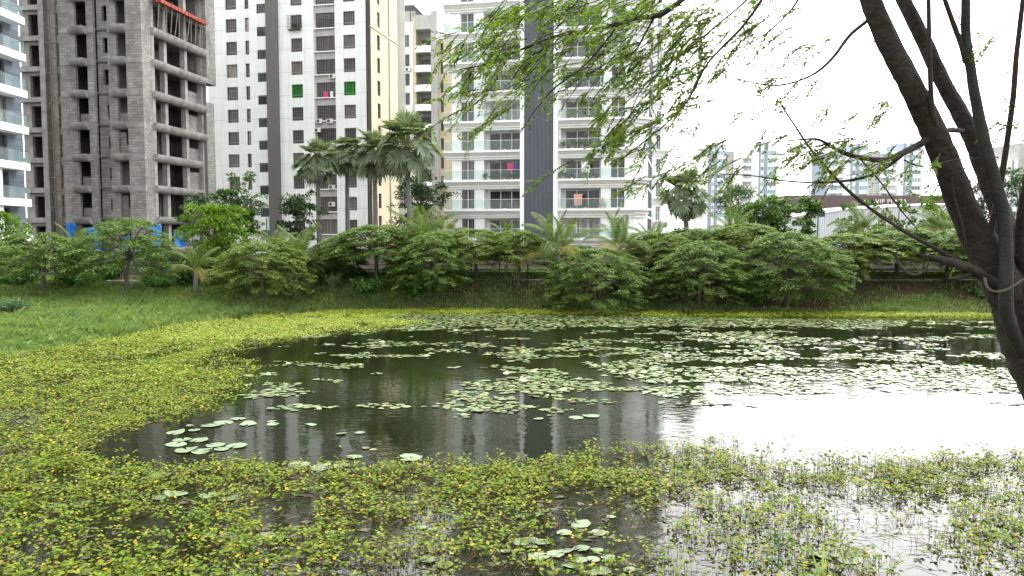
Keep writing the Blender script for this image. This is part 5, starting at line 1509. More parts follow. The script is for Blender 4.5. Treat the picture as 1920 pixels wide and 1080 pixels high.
def fence_and_posts():
    y0 = FENCE_Y + 0.9
    xa, xb = at(560, 520, y0)[0], at(2200, 520, y0)[0]
    # low wall with a pale coping
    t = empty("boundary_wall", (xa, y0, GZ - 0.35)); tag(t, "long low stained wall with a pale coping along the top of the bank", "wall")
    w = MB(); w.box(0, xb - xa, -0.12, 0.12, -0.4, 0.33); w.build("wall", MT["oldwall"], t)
    w = MB(); w.box(-0.05, xb - xa + 0.05, -0.18, 0.18, 0.333, 0.4); w.build("coping", MT["coping"], t)
    zt = GZ + 0.055
    t = empty("railing_fence", (xa, y0, zt)); tag(t, "black railing fence on the low wall along the far bank", "fence")
    for zz in (0.28, 0.62, 0.92):
        r = MB(); r.box(0, xb - xa, -0.02, 0.02, zz - 0.02, zz + 0.02); r.build("rail", MT["black_metal"], t)
    p0 = MB(); p0.box(-0.04, 0.04, -0.045, 0.045, -0.006, 1.02); p0.box(-0.06, 0.06, -0.06, 0.06, -0.005, 0.03); p0.box(-0.055, 0.055, -0.055, 0.055, 1.021, 1.05)
    pm = p0.mesh("post", MT["black_metal"])
    for x in np.arange(0.2, xb - xa, 1.8): link("post", pm, t, (x, 0, 0))
    br = MB(); br.box(-0.22, 0.22, -0.2, 0.2, -0.006, 1.12); br.box(-0.27, 0.27, -0.25, 0.25, 1.123, 1.2); pmm = br.mesh("pier", MT["oldwall"])
    for px in (1214, 1612): link("pier", pmm, t, (at(px, 500, y0)[0] - xa, 0, 0))
    # shorter piece at the left, on the grass
    xa2, xb2 = at(-60, 520, 47.5)[0], at(118, 520, 47.5)[0]
    zz0 = gh((xa2 + xb2) / 2, 47.5)
    t = empty("low_railing", (xa2, 47.5, zz0)); tag(t, "low dark railing behind the first slender tree at the left edge", "fence")
    for zz in (0.35, 0.75, 1.1):
        r = MB(); r.box(0, xb2 - xa2, -0.02, 0.02, zz - 0.02, zz + 0.02); r.build("rail", MT["black_metal"], t)
    for x in np.arange(0.1, xb2 - xa2, 1.7): link("post", pm, t, (x, 0, 0.1))
    # concrete bench-like slab at the second slender tree
    a = at(200, 528, 47.5); b = at(258, 526, 47.5)
    m = MB(); m.box(0, b[0] - a[0], -0.25, 0.25, 0, 0.12); m.box(0.1, 0.35, -0.2, 0.2, -0.55, -0.002); m.box(b[0] - a[0] - 0.35, b[0] - a[0] - 0.1, -0.2, 0.2, -0.55, -0.002)
    o = m.build("concrete_slab", MT["coping"]); o.location = (a[0], 47.5, a[2] - 0.05); tag(o, "pale concrete slab edge behind the second slender tree's trunk", "slab")
    # clipped hedge behind the fence
    g = np.random.default_rng(9); N = 26000; Lh = xb - xa
    P = np.stack([g.uniform(0, Lh, N), g.uniform(-0.4, 0.4, N), g.uniform(0.05, 0.62, N)], 1)
    face = g.integers(0, 3, N); P[face == 0, 2] = 0.62 + g.normal(0, .02, (face == 0).sum()); P[face == 1, 1] = -0.4 + g.normal(0, .02, (face == 1).sum())
    t = empty("clipped_hedge", (xa, y0 + 1.3, GZ)); tag(t, "low clipped yellow green hedge behind the railing fence", "hedge")
    link("leaves", leaf_mesh("leaves", P, g.normal(0, 1, (N, 3)) + [0, 0, .3], 0.1, 0.06, MT["hedge"], g, tilt=.7), t)
    st_ = MB(); st_.box(0, Lh, -0.3, 0.3, 0, 0.5); st_.build("twigs", MT["weed"], t)
    # tall backdrop of a clipped dark hedge and garden wall behind it
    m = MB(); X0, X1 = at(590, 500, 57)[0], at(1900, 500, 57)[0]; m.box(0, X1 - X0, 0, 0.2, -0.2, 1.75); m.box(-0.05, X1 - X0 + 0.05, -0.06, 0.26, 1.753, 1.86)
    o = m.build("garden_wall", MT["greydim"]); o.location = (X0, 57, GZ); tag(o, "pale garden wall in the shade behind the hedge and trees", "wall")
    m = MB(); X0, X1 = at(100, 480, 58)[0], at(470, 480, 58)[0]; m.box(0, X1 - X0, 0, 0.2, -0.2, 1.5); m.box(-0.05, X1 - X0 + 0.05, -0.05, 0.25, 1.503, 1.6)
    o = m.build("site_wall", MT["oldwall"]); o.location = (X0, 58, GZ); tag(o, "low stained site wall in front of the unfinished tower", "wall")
    # poles
    for px, pt, pb, Y, lab, head in ((500, 410, 500, 54, "tall green pole before the white tower's grey band", False), (80, 470, 535, 46, "teal green pole behind the first slender tree", False),
                                     (622, 476, 512, 51.5, "short dark green pole right of the shaggy young palm", False), (1534, 404, 470, 58, "green lamp post with a flat solar head before the white shed", True)):
        top = at(px, pt, Y); z = gh(top[0], Y) if Y < 52 else GZ
        t = empty("lamp_post" if head else "green_pole", (top[0], Y, z)); tag(t, lab, "lamp post" if head else "pole", None if head else "green poles")
        m = MB(); m.tube([(0, 0, -0.1), (0, 0, top[2] - z)], [0.07, 0.05], 10); m.build("post", MT["green_pole"], t)
        m = MB(); m.tube([(0, 0, 0.0), (0, 0, 0.25)], 0.11, 10); m.build("foot", MT["green_pole"], t)
        if head:
            m = MB(); m.box(-0.42, 0.42, -0.18, 0.18, top[2] - z + 0.002, top[2] - z + 0.1); m.box(0.1, 0.48, -0.1, 0.1, top[2] - z - 0.1, top[2] - z - 0.002); m.build("solar_head", MT["solar"], t)
        else:
            m = MB(); m.tube([(0, 0, top[2] - z + 0.001), (0, 0, top[2] - z + 0.06)], [0.065, 0.02], 10); m.build("cap", MT["green_pole"], t)
    # drain pipe in the bank
    f = ground_hit(1272, 556); t = empty("drain_pipe", (f[0], f[1], f[2] + 0.02)); tag(t, "round concrete drain pipe poking out of the far bank", "pipe")
    m = MB(); n = 20
    for i in range(n):
        a, b = 2 * math.pi * i / n, 2 * math.pi * (i + 1) / n
        ca, sa, cb, sb = math.cos(a), math.sin(a), math.cos(b), math.sin(b); ro, ri = 0.22, 0.16
        m.quad((ca * ro, -0.25, sa * ro), (cb * ro, -0.25, sb * ro), (cb * ri, -0.25, sb * ri), (ca * ri, -0.25, sa * ri))
        m.quad((ca * ro, -0.25, sa * ro), (ca * ro, 1.2, sa * ro), (cb * ro, 1.2, sb * ro), (cb * ro, -0.25, sb * ro))
        m.quad((ca * ri, -0.25, sa * ri), (cb * ri, -0.25, sb * ri), (cb * ri, 0.9, sb * ri), (ca * ri, 0.9, sa * ri))
    m.build("pipe_ring", MT["pipe"], t)
    m = MB(); m.v = [(0.17 * math.cos(a), 0.6, 0.17 * math.sin(a)) for a in np.linspace(0, 6.283, 17)[:-1]]; m.f = [tuple(range(16))]; m.build("pipe_shade_disc", MT["dark"], t)  # near-black disc, the darkness inside the pipe put into its colour
    # dry brown fronds lying on the bank right of the pipe
    g = np.random.default_rng(61); t = MB()
    for k in range(40):
        px = g.uniform(1285, 1335); f = ground_hit(px, g.uniform(553, 578)); a = g.normal(2.2, .5); L = g.uniform(0.5, 1.1)
        e = f + np.array([math.cos(a) * L, -abs(math.sin(a)) * L * .5, 0]); e[2] = gh(e[0], e[1]) + 0.1; f = f.copy(); f[2] += 0.12
        t.tube(catmull([f, (f + e) / 2 + [0, 0, 0.08], e], 3), [0.018, 0.006], 4)
    o = t.build("dry_fronds", MT["fan_dead"]); tag(o, "heap of dry brown palm fronds on the bank beside the drain pipe", "dry fronds", kind="stuff")
# ================================================================== what floats on the pond
OPEN_PX = [(172, 866), (168, 850), (200, 822), (300, 792), (400, 762), (440, 722), (472, 694), (440, 680), (398, 676), (420, 660), (470, 645), (560, 632), (640, 623), (740, 616), (790, 606), (700, 597), (780, 589),
           (1000, 590), (1300, 595), (1600, 600), (1870, 603), (2100, 604), (2100, 850), (1920, 846), (1880, 852), (1700, 862), (1600, 848), (1400, 838), (1320, 828), (1200, 842), (1100, 852), (1000, 868), (900, 876), (700, 876), (560, 862), (450, 868), (330, 876), (230, 878)]
OPEN = [tuple(gz(*p)[:2]) for p in OPEN_PX]
MT["mat_leaf"] = leafmat("floating_plant_leaf", [(0.05, 0.108, 0.01, 0.0), (0.108, 0.192, 0.014, 0.35), (0.18, 0.262, 0.018, 0.7), (0.25, 0.29, 0.025, 0.88), (0.24, 0.15, 0.05, 0.915), (0.45, 0.36, 0.03, 0.96), (0.55, 0.33, 0.035, 1.0)], 0.55, 0.38, spec=0.15, patch=0.4, pcol=(0.2, 0.215, 0.035), pscale=0.9)
MT["mat_leaf_far"] = leafmat("yellow_floating_leaf", [(0.13, 0.22, 0.025, 0.0), (0.23, 0.31, 0.04, 0.45), (0.34, 0.36, 0.06, 0.85), (0.52, 0.42, 0.07, 1.0)], 0.5, 0.35, spec=0.2, patch=0.35, pcol=(0.12, 0.2, 0.03), pscale=0.8)
MT["stem"] = leafmat("brown_water_stem", [(0.035, 0.022, 0.014), (0.1, 0.062, 0.035), (0.19, 0.13, 0.06)], 0.6, 0.0)
MT["algae"] = leafmat("submerged_weed", [(0.03, 0.035, 0.012), (0.065, 0.065, 0.025), (0.09, 0.075, 0.04)], 0.7, 0.0)
MT["pad"] = leafmat("lily_pad", [(0.085, 0.14, 0.05, 0.0), (0.145, 0.2, 0.08, 0.4), (0.2, 0.245, 0.1, 0.8), (0.26, 0.22, 0.1, 0.93), (0.12, 0.08, 0.04, 1.0)], 0.28, 0.0, spec=0.6)
MT["pad_near"] = leafmat("near_lily_pad", [(0.1, 0.15, 0.08, 0.0), (0.15, 0.2, 0.11, 0.6), (0.2, 0.25, 0.11, 0.9), (0.2, 0.16, 0.08, 1.0)], 0.42, 0.0, spec=0.35)
MT["pad_up"] = leafmat("upturned_pad", [(0.1, 0.2, 0.02), (0.2, 0.28, 0.04), (0.3, 0.32, 0.06)], 0.4, 0.4)
MT["petal"] = leafmat("lily_petal", [(0.75, 0.7, 0.7), (0.8, 0.78, 0.76)], 0.5, 0.3)

def floating_mat():
    g = np.random.default_rng(21)
    # candidate plants over the pond, thinned by how the mat thins out
    def cand(n, x0, x1, y0, y1):
        x = g.uniform(x0, x1, n); y = g.uniform(y0, y1, n)
        px, py = project(np.stack([x, y, 0 * x], 1))
        ok = inside(POND, x, y) & (px > -320) & (px < 2240) & (py < 1160)
        return x[ok], y[ok], px[ok], py[ok]
    def density(x, y, px, py):
        op = inside(OPEN, x, y); de = dist_poly(OPEN, x, y)
        nz = fbm(x * 1.1, y * 1.1, 4); n2 = fbm(x * 0.35 + 50, y * 0.35, 3)
        d = np.ones(len(x))
        fg = (py > 800) & ~op
        # the foreground belt: thick at its far edge, open with water showing nearer by
        th = np.interp(px, [0, 350, 600, 1000, 1300, 1920], [0.0, 0.15, 0.5, 0.64, 0.46, 0.4])
        near = np.clip((py - np.interp(px, [0, 500, 1000, 1920], [1000, 935, 925, 900])) / 40, 0, 1)
        d = np.where(fg, 1.0 - th * near, d)
        d = np.where(fg & (px > 1150), d * np.interp(py, [820, 880, 930], [0.9, 0.85, 0.75]), d)
        d = d * np.clip((nz - np.where(fg & (near > 0), 0.33 + 0.13 * th, 0.28)) * 6, 0.06, 1) * np.clip(0.55 + (n2 - 0.4) * 2, 0.35, 1)
        # frayed edge along the open water
        d = np.where(op, np.where(de < 0.9, 0.3 * np.clip(1 - de / np.where(py > 800, 0.6, 0.9), 0, 1) * (nz > 0.5), 0), d * np.clip(0.25 + de / 0.5, 0, 1))
        # thinner finger between the left water and the middle
        return d
    rosP = []
    P, D, L, Wd, NN = [], [], [], [], []
    sP, sD, sL = [], [], []
    fP, fD, fL = [], [], []
    for (n, x0, x1, y0, y1, leaf, nl) in ((16500, -10.5, 12, 9.0, 15.5, 0.072, 6), (30000, -21, 14, 14, 24, 0.074, 5), (50000, -20, -2, 22, 49, 0.088, 5), (30001, -12, 41, 43.5, 49.5, 0.11, 5)):
        x, y, px, py = cand(n, x0, x1, y0, y1)
        if n == 30001: k = py < 612
        elif n == 30000: k = y > 15.5
        elif n == 50000: k = (y > 24)
        else: k = y > 0
        x, y, px, py = x[k], y[k], px[k], py[k]
        k = g.random(len(x)) < density(x, y, px, py); x, y, px, py = x[k], y[k], px[k], py[k]
        m = len(x)
        hgt = np.where(py > 830, g.uniform(0.03, 0.2, m), g.uniform(0.02, 0.1, m))
        far = (py < 612) | ((py < 640) & (px > 300) & (px < 700)) | (g.random(m) < np.interp(py, [600, 700, 800], [0.55, 0.22, 0.0]))
        for i in range(nl):
            ph = g.random(m) * 6.283
            d = np.stack([np.cos(ph), np.sin(ph), g.normal(0.18, 0.28, m)], 1)
            off = g.uniform(0.0, 0.11, (m, 1))
            p = np.stack([x, y, hgt], 1) + d * off * [1, 1, 0] + np.stack([0 * x, 0 * x, g.normal(0, 0.025, m)], 1)
            p[:, 2] = np.maximum(p[:, 2], 0.012)
            (P.append(p[~far]), D.append(d[~far]), L.append(np.full((~far).sum(), leaf)))
            (fP.append(p[far]), fD.append(d[far]), fL.append(np.full(far.sum(), leaf)))
        if n != 30001:
            for i in range(4):   # standing stems
                sP.append(np.stack([x + g.normal(0, .04, m), y + g.normal(0, .04, m), -0.03 + 0 * x], 1)); dd = np.stack([g.normal(0, .25, m), g.normal(0, .25, m), 1 + 0 * x], 1)
                sD.append(dd); sL.append(hgt + 0.04)
    P = np.concatenate(P); D = np.concatenate(D); L = np.concatenate(L)
    o = link("floating_plants", leaf_mesh("floating_plants", P, D, L, L * 0.72, MT["mat_leaf"], g, tilt=0.28, fold=0.1)); tag(o, "yellow green floating water plants matted over the pond's near and left side", "water plants", kind="stuff")
    P = np.concatenate(fP); D = np.concatenate(fD); L = np.concatenate(fL)
    o = link("yellow_floating_plants", leaf_mesh("yellow_floating_plants", P, D, L, L * 0.75, MT["mat_leaf_far"], g, tilt=0.28)); tag(o, "yellower floating plants in a belt along the far shore and left edge", "water plants", kind="stuff")
    # lying stems and drowned weed just at the surface, standing stems
    x, y, px, py = cand(80000, -20, 10, 9.3, 40); d = density(x, y, px, py); k = g.random(len(x)) < np.clip(d * 0.9 + 0.3 * ((py > 860) & (px > 400)) + 0.55 * ((py > 915) & (px > 480) & (px < 1300)), 0, 1) * ~inside(OPEN, x, y)
    x, y = x[k], y[k]; m = len(x); ph = g.random(m) * 6.283
    sP.append(np.stack([x, y, g.uniform(0.004, 0.03, m)], 1)); sD.append(np.stack([np.cos(ph), np.sin(ph), g.normal(0.05, .1, m)], 1)); sL.append(g.uniform(0.15, 0.4, m))
    P = np.concatenate(sP); D = np.concatenate(sD); L = np.concatenate(sL)
    up = np.tile([0.0, -1.0, 0.15], (len(P), 1)) + g.normal(0, .3, (len(P), 3))
    o = link("water_stems", leaf_mesh("water_stems", P, D, L, np.full(len(P), 0.008), MT["stem"], g, N=up, fold=0)); tag(o, "thin brown stems standing and lying among the floating plants", "stems", kind="stuff")
    x, y, px, py = cand(30000, -20, 10, 9.3, 46); d = density(x, y, px, py); k = (g.random(len(x)) < np.where(px < 700, d * 0.95, d * 0.5 * (py < 960) + 0.22 * ((py > 915) & (px < 1250)))) & ~inside(OPEN, x, y)
    x, y = x[k], y[k]; m = len(x); ph = g.random(m) * 6.283
    P = np.stack([x, y, g.uniform(0.003, 0.014, m)], 1); D = np.stack([np.cos(ph), np.sin(ph), 0 * ph], 1)
    o = link("drowned_weed", leaf_mesh("drowned_weed", P, D, 0.3, 0.12, MT["algae"], g, tilt=0.05, fold=0)); tag(o, "brownish drowned weed lying at the surface under the floating plants", "water weed", kind="stuff")

def pad_rings(n=14):
    a = np.linspace(0.18, 2 * math.pi - 0.18, n)
    return np.stack([np.cos(a), np.sin(a)], 1)
def lily_pads():
    g = np.random.default_rng(33)
    # jittered grid of places over the open water, kept by a patchy coverage
    s = 0.235
    gx, gy = np.meshgrid(np.arange(-17, 36, s), np.arange(12, 48, s * 0.9))
    x = (gx + g.uniform(-.13, .13, gx.shape)).ravel(); y = (gy + g.uniform(-.12, .12, gx.shape)).ravel()
    px, py = project(np.stack([x, y, 0 * x], 1))
    ok = inside(OPEN, x, y) & (px > -20) & (px < 2240)
    x, y, px, py = x[ok], y[ok], px[ok], py[ok]
    nz = 0.42 * fbm(x * 0.35 + 7, y * 0.5, 2) + 0.58 * fbm(x * 0.9, y * 1.6 + 30, 3)
    rk = nz.argsort().argsort() / len(nz)
    def blob(cx, cy, rx, ry): return np.exp(-(((px - cx) / rx) ** 2 + ((py - cy) / ry) ** 2) ** 2)
    c = np.zeros(len(x))
    c = np.maximum(c, 0.97 * np.clip((np.interp(px, [640, 800, 1100, 1920], [622, 616, 618, 616]) - py) / 6, 0, 1) * (px > 560))
    c = np.maximum(c, np.interp(px, [600, 900, 1150, 1300], [0.14, 0.26, 0.45, 0.56]) * ((py >= 610) & (py < 645)))
    c = np.maximum(c, np.interp(px, [560, 700, 1000, 1150, 1250, 1920], [0.08, 0.24, 0.28, 0.36, 0.58, 0.56]) * ((py >= 640) & (py < 690)))
    c = np.maximum(c, np.interp(px, [560, 700, 1100, 1200, 1300, 1920], [0.04, 0.16, 0.3, 0.52, 0.66, 0.6]) * ((py >= 690) & (py < 738)))
    c = np.maximum(c, 0.12 * ((px > 1200) & (py >= 738) & (py < 762)))
    c = np.maximum(c, 0.85 * blob(1000, 720, 150, 17)); c = np.maximum(c, 0.95 * blob(900, 762, 95, 15)); c = np.maximum(c, 0.75 * blob(810, 740, 70, 11))
    c = np.maximum(c, 0.6 * blob(1060, 775, 60, 10)); c = np.maximum(c, 0.55 * blob(1130, 750, 90, 12)); c = np.maximum(c, 0.8 * blob(735, 762, 60, 6)); c = np.maximum(c, 0.6 * blob(960, 695, 110, 8))
    c = np.maximum(c, 0.5 * blob(520, 738, 70, 8)); c = np.maximum(c, 0.95 * blob(560, 764, 60, 6)); c = np.maximum(c, 0.55 * blob(620, 745, 50, 7)); c = np.maximum(c, 0.7 * blob(660, 670, 70, 6)); c = np.maximum(c, 0.35 * blob(470, 665, 50, 5))
    c = np.where((px > 1500) & (py > 618) & (py < 632), c * 0.35, c); c = np.where((px > 1640) & (py > 640) & (py < 662), c * 0.4, c); c = np.where((px > 1560) & (py > 675) & (py < 684), c * 0.4, c)
    c = np.where((px > 1700) & (py < 614), c * 0.35, c)
    k = 1 - rk < c
    x, y = x[k], y[k]; r = 0.05 + 0.1 * g.random(len(x)) ** 1.2
    k2 = g.random(len(x)) < 0.75; x2 = x[k2] + g.normal(0, .13, k2.sum()); y2 = y[k2] + g.normal(0, .13, k2.sum())
    k3 = inside(OPEN, x2, y2); x = np.concatenate([x, x2[k3]]); y = np.concatenate([y, y2[k3]]); r = np.concatenate([r, g.uniform(0.035, 0.085, k3.sum())])
    single = []
    extra = [  # pads one can pick out near by (px, py, radius px)
        (330, 812, 17), (357, 799, 8), (365, 808, 12), (343, 826, 18), (330, 834, 20), (372, 826, 18), (350, 845, 24), (378, 847, 20), (404, 836, 18), (415, 843, 14), (443, 837, 20),
        (396, 798, 22), (420, 793, 18), (447, 786, 14), (465, 796, 16), (511, 791, 9), (512, 796, 12), (582, 797, 12),
        (664, 857, 16), (768, 856, 18), (776, 862, 16), (760, 864, 10), (700, 844, 7), (686, 841, 8), (640, 814, 10), (675, 812, 10), (1080, 784, 14), (1108, 781, 17), (1010, 786, 10),
        (978, 1018, 17), (997, 1014, 15), (1016, 1017, 16), (998, 1027, 11), (1089, 984, 19), (1122, 1000, 17), (1058, 1000, 14), (1062, 1034, 15), (1090, 1030, 17), (1120, 1033, 13), (1012, 965, 8), (1146, 970, 8), (975, 970, 10),
        (1010, 1045, 22), (1042, 1040, 18), (1088, 1052, 16), (1112, 1050, 14), (1140, 1046, 14), (1070, 1062, 14), (1128, 1072, 18), (1108, 1078, 14), (948, 1035, 10), (1180, 1070, 12),
        (392, 1006, 14), (430, 1005, 18), (446, 1012, 15), (500, 1005, 18), (540, 1010, 16), (150, 946, 18), (108, 950, 14), (330, 928, 22), (390, 930, 18), (430, 936, 20), (300, 935, 14), (240, 890, 16), (300, 892, 18), (560, 872, 22), (600, 878, 22), (640, 874, 14),
        (790, 990, 12), (812, 994, 10), (860, 972, 9), (1545, 1042, 26), (1590, 1050, 22), (620, 1000, 9), (835, 1060, 16), (800, 1052, 18)]
    ex = [(gz(a, b)[0], gz(a, b)[1], rp / F * gz(a, b)[1]) for a, b, rp in extra]
    # loose single pads
    xs = np.concatenate([x, [e[0] for e in ex]]); ys = np.concatenate([y, [e[1] for e in ex]]); rs = np.concatenate([r, [min(max(e[2], 0.08), 0.24) for e in ex]])
    ppx, ppy = project(np.stack([xs, ys, 0 * xs], 1))
    order = np.argsort(-(rs / ys * (0.4 + 0.6 / ys)))     # the largest in the picture first
    first = order[:290]; rest = order[290:]
    ring = pad_rings()
    def pad_geo(x, y, r, z):
        a = g.random() * 6.283; ca, sa = math.cos(a), math.sin(a)
        q = np.stack([ring[:, 0] * ca - ring[:, 1] * sa, ring[:, 0] * sa + ring[:, 1] * ca], 1) * (1 + 0.07 * g.normal(0, 1, (len(ring), 1))) * [1, g.uniform(0.8, 1)]
        tl = g.normal(0, 0.03, 2); lift = np.maximum(0, g.normal(0.0, 0.09)) * np.clip(q @ np.array([math.cos(a * 3), math.sin(a * 3)]) - 0.4, 0, 1) * 3
        zz = z + r * (q @ tl) + r * lift
        return np.concatenate([[[0, 0, z - 0.002]], np.stack([q[:, 0] * r, q[:, 1] * r, np.maximum(zz, 0.006)], 1)], 0)
    n = len(ring)
    def faces(b): return [(b, b + 1 + i, b + 2 + i) for i in range(n - 1)]
    V, Fc = [], []
    for i in rest:
        z = 0.01 + 0.025 * g.random(); v = pad_geo(xs[i], ys[i], rs[i], z) + [xs[i], ys[i], 0]
        Fc += faces(len(V)); V += v.tolist()
    o = link("far_lily_pads", np_mesh("far_lily_pads", V, np.array(Fc), MT["pad"])); tag(o, "carpet of small pale lily pads over the middle and far pond", "lily pads", kind="stuff")
    def cluster(a, b):
        if b > 920: return ("pale green lily pad among the floating plants close to the near edge", "lily pads in the foreground mat") if a > 700 else ("greyish lily pad half buried in the floating plants at the lower left", "lily pads in the lower left mat")
        if a < 480 and b > 775: return ("round pale lily pad on the dark water at the pond's lower left corner", "lily pads at the lower left water")
        if b > 855 and a < 700: return ("pale lily pad at the edge of the near plant mat, lower left", "lily pads at the mat's far edge")
        if a < 700: return ("pale lily pad in the scattered group left of the main raft", "scattered lily pads left of the raft")
        if b > 790: return ("lone small lily pad on the dark water between raft and near mat", "lone lily pads before the raft")
        if a < 1180: return ("pale green lily pad in the dense middle raft on dark water", "lily pads of the middle raft")
        return ("glaring pale lily pad on the bright water at the right", "lily pads on the bright water")
    for i in first:
        z = 0.012 + 0.012 * g.random(); v = pad_geo(xs[i], ys[i], rs[i], z)
        o = link("lily_pad", np_mesh("lily_pad", v, np.array(faces(0)), MT["pad_near" if ppy[i] > 780 else "pad"]), None, (xs[i], ys[i], 0))
        lb, gr = cluster(ppx[i], ppy[i]); tag(o, lb, "lily pad", gr)
    # leaves pushed up above the pads, and buds
    k = g.choice(len(x), 320, replace=False); P = np.stack([x[k], y[k], 0.02 + 0 * x[k]], 1)
    D = g.normal(0, 0.55, (len(k), 3)) + [0, 0, 0.55]; Nn = g.normal(0, 1, (len(k), 3))
    o = link("upturned_lily_leaves", leaf_mesh("upturned_lily_leaves", P, D, g.uniform(0.06, 0.15, len(k)), 0.1, MT["pad_up"], g, N=Nn)); tag(o, "small yellow green lily leaves pushed up above the pads", "lily leaves", kind="stuff")
    for j, (a, b, lab) in enumerate(((983, 722, "pale folded lily flower standing in the middle raft"), (1646, 712, "whitish lily flower on the bright water at the right"), (1812, 724, "small pale lily flower nearest the trunk"), (950, 708, "tiny white lily flower left of the folded one"))):
        p = gz(a, b); t = empty("water_lily", p); tag(t, lab, "water lily", "water lilies")
        m = 14; ph = np.arange(m) * 2.4; el = np.where(np.arange(m) < 7, 0.5, 1.1)
        Dd = np.stack([np.cos(ph) * np.cos(el), np.sin(ph) * np.cos(el), np.sin(el)], 1)
        link("petals", leaf_mesh("petals", np.tile([0, 0, 0.1], (m, 1)) + Dd * 0.01, Dd, 0.13, 0.06, MT["petal"], g), t)
        s = MB(); s.tube([(0, 0, -0.1), (0, 0, 0.1)], 0.01, 5); s.build("stalk", MT["stem"], t)

def near_sprigs():
    g = np.random.default_rng(91)
    # a leafy stalk and a grass tuft that stand up at the lower right
    f = gz(1455, 1075); t = empty("leafy_stalk", f); tag(t, "stalk with paired round dark leaves at the picture's lower right edge", "plant")
    top = at(1452, 1000, f[1])[2]
    s = MB(); q = catmull([(0, 0, -0.1), (0.03, 0, top * .5), (-0.04, 0.02, top)], 6); s.tube(q, np.linspace(0.008, 0.004, len(q)), 5); s.build("stalk", MT["weed"], t)
    P, D = [], []
    for i in range(26):
        h = top * (0.1 + 0.9 * i / 26); a = i * 2.4; P.append((0.02 * math.sin(h * 3), 0, h)); D.append((math.cos(a), 0.4 * math.sin(a) - .3, 0.25))
    link("leaves", leaf_mesh("leaves", np.array(P), np.array(D), 0.1, 0.085, MT["weed_blue"], g), t)
    f = gz(1540, 1082); t = empty("reed_tuft", f); tag(t, "tuft of upright green reed blades right of the leafy stalk", "plant")
    m = MB()
    for k, (dx, h) in enumerate(((0.02, 0.42), (-0.03, 0.2), (0.08, 0.26), (-0.1, 0.3), (0.12, 0.18))):
        a = np.array([dx * .3, 0, 0]); e = np.array([dx, 0.03 * k, h]); m.v += [tuple(a + [-.012, 0, -.05]), tuple(a + [.012, 0, -.05]), tuple((a + e) / 2 + [.014, 0, .02]), tuple(e), tuple((a + e) / 2 + [-.014, 0, .02])]; b = 5 * k; m.f.append((b, b + 1, b + 2, b + 3, b + 4))
    m.build("blades", MT["grass"], t)
